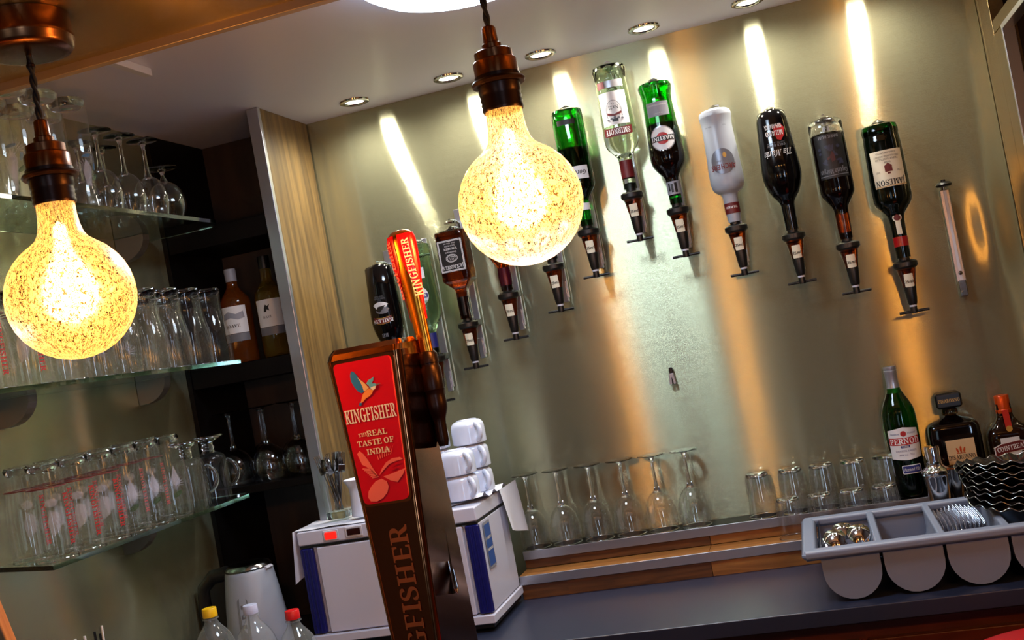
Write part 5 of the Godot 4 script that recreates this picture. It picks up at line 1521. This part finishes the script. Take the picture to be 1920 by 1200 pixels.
# ---- beer tap -----------------------------------------------------------------------------------
func loft(b: MB, secs: Array) -> void:   # sections: [y, half width front, half width rear, z front, z rear, corner radius, x]
	var rings := []
	for s: Array in secs:
		var o := []
		var k := 6
		var cs := [[Vector2(s[1], s[3]), 0.0], [Vector2(-s[1], s[3]), 1.0], [Vector2(-s[2], s[4]), 2.0], [Vector2(s[2], s[4]), 3.0]]
		for c: Array in cs:
			var cc: Vector2 = c[0] + Vector2(-sign(c[0].x), -1.0 if c[1] < 2.0 else 1.0) * s[5]
			for j in k + 1:
				var a: float = PI * 0.5 * (c[1] + float(j) / k)
				o.append([Vector3(s[6] + cc.x + cos(a) * s[5], s[0], cc.y + sin(a) * s[5]), Vector3(cos(a), 0, sin(a))])
		rings.append(o)
	for i in rings.size() - 1:
		var m: int = rings[i].size()
		for j in m:
			var a: Array = rings[i][j]
			var c: Array = rings[i][(j + 1) % m]
			var d: Array = rings[i + 1][(j + 1) % m]
			var e: Array = rings[i + 1][j]
			var lean := func(v: Array, lo: Vector3, hi: Vector3) -> Vector3:
				var up: Vector3 = (hi - lo).normalized()
				return (v[1] - up * up.dot(v[1])).normalized()
			b.q4(a[0], c[0], d[0], e[0], lean.call(a, a[0], e[0]), lean.call(c, c[0], d[0]), lean.call(d, c[0], d[0]), lean.call(e, a[0], e[0]))
	for q: Array in [[rings[0], Vector3.DOWN], [rings[-1], Vector3.UP]]:
		var mid := Vector3.ZERO
		for p: Array in q[0]:
			mid += p[0] / q[0].size()
		for j in q[0].size():
			b.t3(mid, q[0][j][0], q[0][(j + 1) % q[0].size()][0], q[1], q[1], q[1])

func beer_tap() -> void:
	var t := thing("beer_tower", Vector3(-0.461, 0.982, 1.455), "tall tapered copper beer tower with a red illuminated badge, in the foreground", "beer tower")
	var Y := 0.982
	var b := MB.new()
	# half widths shrink downwards; the rear stays wide
	loft(b, [[0.0, 0.0240, 0.0455, 0.030, -0.050, 0.006, 0], [0.20, 0.0270, 0.0455, 0.031, -0.046, 0.006, 0], [0.372, 0.0345, 0.0455, 0.032, -0.040, 0.007, 0], [0.5365, 0.0442, 0.0455, 0.033, -0.030, 0.008, 0], [0.543, 0.0435, 0.0450, 0.0275, -0.0285, 0.008, 0], [0.5485, 0.0400, 0.0420, 0.0200, -0.0255, 0.007, 0]])
	part(t, "column", b.mesh(), "tower_copper")
	# badge: a red lens set in a raised copper frame
	var o := round_trap(0.0365, 0.0285, 1.5175 - Y, 1.3570 - Y, 0.007)
	var oi := round_trap(0.0335, 0.0257, 1.5145 - Y, 1.3600 - Y, 0.006)
	b = MB.new()
	b.prism(o, 0.030, 0.0365)
	part(t, "badge_frame", b.mesh(), "copper", "polished copper frame")
	b = MB.new()
	b.prism(oi, 0.034, 0.0385)
	var bd := part(t, "badge", b.mesh(), "badge_red", "red badge")
	var z := 0.0385
	var cy := 1.437 - Y
	tx(bd, [["KINGFISHER", serif_b, 0.0150, 0.000, 1.4560 - Y, 0.0590]], "ink_white", 0, z, 0.0008)
	tx(bd, [["THE", serif_b, 0.0038, -0.0125, 1.4350 - Y], ["REAL", serif_b, 0.0062, 0.0035, 1.4353 - Y], ["TASTE OF", serif_b, 0.0062, 0.000, 1.4255 - Y], ["INDIA", serif_b, 0.0062, 0.0015, 1.4157 - Y]], "cream", 0, z, 0.0008)
	# flying bird emblem
	var e := func(a: Array) -> PackedVector2Array:
		var q := PackedVector2Array()
		for i in range(0, a.size(), 2):
			q.append(Vector2((a[i] - 330.0) * 0.000142, 1.4660 - Y + (480.0 - a[i + 1]) * 0.000142))
		return q
	pr(bd, "bird_wing", [e.call([245, 210, 265, 228, 285, 262, 300, 300, 310, 345, 312, 380, 290, 388, 262, 368, 240, 330, 224, 290, 222, 245, 230, 222])], "bird_blue", 0, z, 0.0006)
	pr(bd, "bird_wing", [e.call([342, 322, 362, 298, 388, 290, 410, 280, 402, 305, 385, 328, 360, 345])], "bird_sky", 0, z, 0.0006)
	pr(bd, "wing_lining", [e.call([278, 262, 300, 285, 330, 318, 358, 358, 330, 372, 312, 378, 308, 345, 296, 300])], "bird_buff", 0, z, 0.0009)
	pr(bd, "bird_body", [e.call([300, 395, 330, 372, 362, 362, 388, 380, 376, 402, 350, 420, 318, 432, 292, 452, 270, 460, 284, 430])], "bird_orange", 0, z, 0.0012)
	pr(bd, "bird_head", [e.call([362, 345, 385, 328, 412, 330, 424, 342, 412, 362, 390, 378, 366, 368])], "bird_sky", 0, z, 0.0015)
	pr(bd, "bird_throat", [e.call([372, 358, 400, 350, 418, 352, 408, 372, 388, 380])], "ink_white", 0, z, 0.0018)
	pr(bd, "bird_beak", [e.call([420, 336, 462, 340, 422, 348])], "ink_grey", 0, z, 0.0018)
	pr(bd, "bird_tail", [e.call([262, 455, 288, 448, 270, 478, 250, 478])], "bird_blue", 0, z, 0.0010)
	# large pale bird at the badge's foot
	var q2 := func(a: Array) -> PackedVector2Array:
		var q := PackedVector2Array()
		for i in range(0, a.size(), 2):
			q.append(Vector2((a[i] - 400.0) * 0.000152, 1.3600 - Y + (1165.0 - a[i + 1]) * 0.000152))
		return q
	var pink := [q2.call([246, 800, 268, 780, 292, 805, 318, 850, 345, 915, 372, 975, 356, 972, 330, 930, 300, 900, 270, 880]), q2.call([280, 1075, 310, 1040, 350, 1008, 395, 998, 430, 1020, 438, 1060, 420, 1100, 380, 1135, 330, 1152, 285, 1145, 270, 1115]), q2.call([412, 985, 470, 975, 540, 960, 585, 950, 560, 990, 510, 1038, 460, 1020]), q2.call([380, 975, 410, 930, 450, 890, 500, 868, 560, 868, 580, 885, 520, 892, 470, 905, 430, 935])]
	for k in 7:
		pink.append(q2.call([268 + 10 * k, 905 + 12 * k, 330 + 8 * k, 918 + 10 * k, 329 + 8 * k, 924 + 10 * k, 266 + 10 * k, 914 + 12 * k]))
		var fa := 0.15 + 0.16 * k
		var c0 := Vector2(395 + 16 * k, 862 - 4 * k)
		var c1 := c0 + Vector2(cos(1.75 - fa * 0.6), -sin(1.75 - fa * 0.6)) * 70.0
		pink.append(q2.call([c0.x, c0.y, c0.x + 7, c0.y - 1, c1.x + 3, c1.y]))
	pr(bd, "pale_bird", pink, "badge_pink", 0, z, 0.0006)
	pr(bd, "pale_bird_eye", [q2.call([470, 940, 500, 930, 530, 934, 510, 948, 484, 950]), q2.call([455, 925, 520, 905, 560, 902, 556, 908, 500, 918])], "badge_red", 0, z, 0.0010)
	# vertical lettering on the lower face
	var fx := Transform3D(Basis(Vector3.RIGHT, -0.004), Vector3(0, 0, 0.0))
	tx(t, [["KINGFISHER", serif_b, 0.0215, 0.004, 1.236 - Y]], "print_copper", 0, 0.0325, 0.0012, PI / 2, fx)
	# slot with a bright loop on the right flank
	var fl := Transform3D(Basis(Vector3.UP, PI / 2 - 0.30), Vector3(0.0385, 0, -0.010))
	b = MB.new()
	b.box(Vector3(0, 1.295 - Y, 0), Vector3(0.009, 0.105, 0.004), 0.0015, fl)
	part(t, "side_slot", b.mesh(), "black")
	b = MB.new()
	b.tube([fl * Vector3(-0.003, 1.28 - Y, 0.003), fl * Vector3(-0.0035, 1.250 - Y, 0.004), fl * Vector3(0, 1.243 - Y, 0.0045), fl * Vector3(0.0035, 1.250 - Y, 0.004), fl * Vector3(0.003, 1.27 - Y, 0.003)], 0.0013, 8)
	part(t, "bright_loop", b.mesh(), "chrome")
	part(t, "foot_plate", box_mesh(Vector3(0, 0.004, -0.008), Vector3(0.13, 0.010, 0.13), 0.003), "tower_copper")
	# tap with its long handle, fixed to the tower's right rear
	t = thing("beer_tap", Vector3(-0.4085, 1.404, 1.428), "bronze beer tap with a tall red and gold lever handle beside the tower", "beer tap")
	b = MB.new()
	b.lathe(smooth(V([0.0, 0.0, 0.0052, 0.0, 0.0068, 0.006, 0.0075, 0.030, 0.0105, 0.038, 0.0120, 0.046, 0.0115, 0.058, 0.0130, 0.064]), 2, 7) + [Vector2(0.0, 0.065)], 28)
	part(t, "spout", b.mesh(), "bronze_dark")
	b = MB.new()
	b.tube([Vector3(-0.018, 0.062, 0.0), Vector3(0.0, 0.062, 0.0)], 0.0095, 16)
	part(t, "shank", b.mesh(), "bronze_dark")
	part(t, "valve_body", lathe_mesh(V([0.0, 0.060, 0.0112, 0.060, 0.0122, 0.064, 0.0122, 0.088, 0.0108, 0.090, 0.0108, 0.0935, 0.0116, 0.094, 0.0110, 0.104, 0.009, 0.107, 0.0, 0.108]), 32), "bronze_dark")
	# handle, slightly turned and leaning to the left
	var hx := Transform3D(Basis(Vector3.BACK, 0.045) * Basis(Vector3.UP, -0.26), Vector3(0, 0.098, 0))
	b = MB.new()
	var hp := smooth(V([0.0, 0.0, 0.0085, 0.0, 0.0092, 0.03, 0.0115, 0.070, 0.0160, 0.105, 0.0178, 0.130, 0.0165, 0.142, 0.0105, 0.1475, 0.0, 0.149]), 2, 7)
	b.lathe(hp, 40, 1.0, 0.62, 2.0, hx)
	part(t, "handle", b.mesh(), "gold", "gold handle ridge")
	for s: float in [1.0, -1.0]:
		b = MB.new()
		var f := func(u: float, v: float) -> Vector3:
			var y := lerpf(0.045, 0.143, v)
			var r := at_r(hp, y) + 0.0008
			var op := smoothstep(0.0, 0.75, v)
			var a := lerpf(PI / 2 + 0.2, PI / 2 - (0.2 + 1.22 * op), u)
			return hx * Vector3(sin(a) * r * s, y, cos(a) * r * 0.64)
		grid(b, f, 14, 22)
		if s < 0.0:
			for i in b.n.size():
				b.n[i] = -b.n[i]
			for i in range(0, b.v.size(), 3):
				var sw := b.v[i + 1]
				b.v[i + 1] = b.v[i + 2]; b.v[i + 2] = sw
				var sn := b.n[i + 1]
				b.n[i + 1] = b.n[i + 2]; b.n[i + 2] = sn
		var pn := part(t, "handle_panel", b.mesh(), "red", "red side panel")
		b = MB.new()
		b.text("KINGFISHER", serif_b, 0.0074, Vector2(s * 0.0112, 0.104), 0.0, 0.0, 0.0, PI / 2, 0.066)
		for i in b.v.size():   # lay the lettering on the curved panel
			var p := b.v[i]
			var r := at_r(hp, p.y) + 0.0014
			b.v[i] = hx * Vector3(p.x, p.y, sqrt(maxf(1.0 - pow(p.x / r, 2.0), 0.0)) * r * 0.64 + 0.0008)
		part(pn, "lettering", b.mesh(), "ink_white" if s > 0 else "badge_pink")

func round_trap(wt: float, wb: float, yt: float, yb: float, r: float) -> PackedVector2Array:
	var c := [Vector2(wb, yb), Vector2(wt, yt), Vector2(-wt, yt), Vector2(-wb, yb)]
	var o := PackedVector2Array()
	for i in 4:
		var p: Vector2 = c[i]
		var a: Vector2 = (c[(i + 3) % 4] - p).normalized()
		var b: Vector2 = (c[(i + 1) % 4] - p).normalized()
		for j in 6:
			var u := j / 5.0
			o.append((p + a * r).lerp(p, u).lerp(p.lerp(p + b * r, u), u))
	return o

# ---- lower left and foreground ------------------------------------------------------------------
func odds() -> void:
	# kettle
	var t := thing("kettle", Vector3(-1.283, 0.9175, 0.372), "white jug kettle with a black handle in the dark corner below the niche", "kettle")
	part(t, "body", lathe_mesh(smooth(V([0.0, 0.012, 0.068, 0.012, 0.072, 0.016, 0.070, 0.05, 0.062, 0.13, 0.053, 0.196, 0.050, 0.202]), 2, 6) + [Vector2(0.0, 0.203)], 44), "kettle_white")
	part(t, "base", lathe_mesh(V([0.0, 0.0, 0.072, 0.0, 0.075, 0.004, 0.074, 0.011, 0.0, 0.0125]), 44), "black")
	part(t, "lid", lathe_mesh(smooth(V([0.0, 0.200, 0.051, 0.200, 0.0525, 0.204, 0.046, 0.212, 0.028, 0.216]), 2, 4) + [Vector2(0.0, 0.217)], 40), "steel", "grey metal lid")
	var b := MB.new()
	b.prism(poly_of([0.040, 0.182, 0.058, 0.199, 0.052, 0.203, 0.040, 0.202]), -0.012, 0.012, Transform3D(Basis(Vector3.UP, -0.1), Vector3.ZERO))
	part(t, "pouring_lip", b.mesh(), "white_plastic")
	b = MB.new()
	b.tube([Vector3(-0.045, 0.198, 0.012), Vector3(-0.082, 0.194, 0.014), Vector3(-0.108, 0.172, 0.014), Vector3(-0.116, 0.12, 0.014), Vector3(-0.108, 0.055, 0.014), Vector3(-0.064, 0.030, 0.01)], 0.0135, 14, 0.012, 1.3)
	b.box(Vector3(-0.075, 0.115, 0.01), Vector3(0.05, 0.15, 0.018), 0.006)
	part(t, "handle", b.mesh(), "black")
	var wx := Transform3D(Basis(Vector3.UP, 0.10) * Basis(Vector3.RIGHT, -0.115), Vector3(0.006, 0.0, 0.0725))
	b = MB.new()
	b.prism(round_rect(-0.012, 0.030, 0.012, 0.150, 0.010), -0.004, 0.0035, wx)
	var wn := part(t, "level_window", b.mesh(), "kettle_window", "grey water-level window")
	b = MB.new()
	for k in 5:
		b.box(Vector3(0, 0.045 + 0.021 * k, 0.0036), Vector3(0.010, 0.009, 0.0012), 0.0004, wx)
	part(wn, "level_marks", b.mesh(), "ink_grey")
	# shelf with the soft-drink bottles
	t = thing("bottle_shelf", Vector3(-1.10, 0.72, 0.62), "low black shelf in front of the worktop carrying the plastic bottles", "shelf")
	part(t, "board", box_mesh(Vector3(0, 0.010, 0), Vector3(0.60, 0.020, 0.20), 0.002), "black")
	part(t, "rail", box_mesh(Vector3(0, 0.045, 0.097), Vector3(0.60, 0.05, 0.006), 0.001), "black")
	var pb := [[-1.262, 0.590, 1.087, "yellow_cap", "yellow"], [-1.180, 0.572, 1.079, "white_cap", "white"], [-1.100, 0.552, 1.053, "red_cap", "red"]]
	for d: Array in pb:
		var H: float = d[2] - 0.7405
		t = thing("soft_drink_bottle", Vector3(d[0], 0.7405, d[1]), "clear plastic soft-drink bottle with a %s screw cap at the bottom edge" % d[4], "plastic bottle", "soft-drink bottles")
		part(t, "bottle_body", lathe_mesh(smooth(V([0.0, 0.006, 0.030, 0.0, 0.044, 0.006, 0.0475, 0.03, 0.0475, H - 0.13, 0.0450, H - 0.095, 0.034, H - 0.058, 0.0165, H - 0.034, 0.0128, H - 0.026, 0.0128, H - 0.004]), 3, 9), 40), "pet")
		part(t, "cap", lathe_mesh(V([0.0, H - 0.018, 0.0148, H - 0.018, 0.0150, H - 0.016, 0.0146, H - 0.001, 0.0138, H, 0.0, H]), 28), d[3], "%s cap" % d[4])
		part(t, "neck_ring", lathe_mesh(V([0.0125, H - 0.0225, 0.0165, H - 0.0225, 0.0165, H - 0.0205, 0.0125, H - 0.0205]), 28), "pet")
		part(t, "drink", lathe_mesh(smooth(V([0.0, 0.008, 0.029, 0.004, 0.043, 0.009, 0.0455, 0.03, 0.0455, H - 0.135]), 2, 4) + [Vector2(0.0, H - 0.135)], 36), "water")
	# bar the tower stands on
	t = thing("bar_counter", Vector3(0, 0, 0), "dark wooden bar that the beer tower stands on", "bar")
	part(t, "bar_top", box_mesh(Vector3(-0.1, 0.962, 1.56), Vector3(2.62, 0.040, 0.50), 0.006), "mahogany")
	part(t, "bar_front", box_mesh(Vector3(-0.1, 0.4705, 1.62), Vector3(2.56, 0.940, 0.20), 0.003), "mahogany")
	# leaning wooden board at the lower left
	t = thing("menu_board", Vector3(-0.650, 1.0105, 1.755), "light wooden board leaning at the bottom left corner of the view", "board")
	for k in 4:
		part(t, "slat", box_mesh(Vector3(-0.012 - 0.024 * k, 0.36, 0), Vector3(0.0228, 0.720, 0.014), 0.002), "pine")
	for k in 2:
		part(t, "batten", box_mesh(Vector3(-0.052, 0.10 + 0.50 * k, -0.0125), Vector3(0.070, 0.03, 0.010), 0.001), "pine")
	t.rotation = Vector3(0, 0, 0.26)
	# cutlery pot at the bottom edge
	t = thing("utensil_pot", Vector3(-1.335, 0.7405, 0.86), "pot of dark straws and stirrers at the bottom edge below the lowest shelf", "pot")
	part(t, "pot", lathe_mesh(V([0.0, 0.0, 0.034, 0.0, 0.038, 0.30, 0.036, 0.30, 0.032, 0.006, 0.0, 0.006]), 30), "black")
	var rng := RandomNumberGenerator.new()
	rng.seed = 12
	for k in 16:
		var a := rng.randf() * TAU
		var r := rng.randf_range(0.0, 0.028)
		b = MB.new()
		var top := Vector3(cos(a) * r * 1.3, rng.randf_range(0.352, 0.392), sin(a) * r * 1.3)
		b.tube([Vector3(cos(a) * r * 0.7, 0.02, sin(a) * r * 0.7), top], 0.0024, 7)
		part(t, "straw", b.mesh(), "black" if k % 3 else "ink_white")
	t = thing("pot_shelf", Vector3(-1.335, 0.72, 0.86), "low shelf under the pot of straws by the left wall", "shelf")
	part(t, "board", box_mesh(Vector3(0, 0.010, 0), Vector3(0.16, 0.020, 0.20), 0.002), "black")
	# red bin in front of the cabinet
	t = thing("red_bin", Vector3(0.30, 0.0, 0.86), "red plastic bin whose rim shows at the bottom right corner", "bin")
	part(t, "tub", lathe_mesh(smooth(V([0.0, 0.0, 0.15, 0.0, 0.155, 0.01, 0.185, 0.875]), 2, 3), 48), "red_deep")
	part(t, "lid", lathe_mesh(smooth(V([0.0, 0.872, 0.188, 0.872, 0.195, 0.879, 0.195, 0.892, 0.185, 0.902, 0.10, 0.909]), 2, 5) + [Vector2(0.0, 0.910)], 56), "red_deep")

func _ready() -> void:
	sky_and_camera()
	materials()
	mat("red_window", Color(0.16, 0.02, 0.03), 0.15)
	mat("dish_steel", Color(0.30, 0.29, 0.29), 0.2, 0.9)
	glass("water", Color(0.92, 0.95, 0.94), 0.0, 0.033)
	room()
	lights()
	hang_bottles()
	left_shelves()
	ledge_items()
	cabinet_things()
	tray_things()
	beer_tap()
	odds()
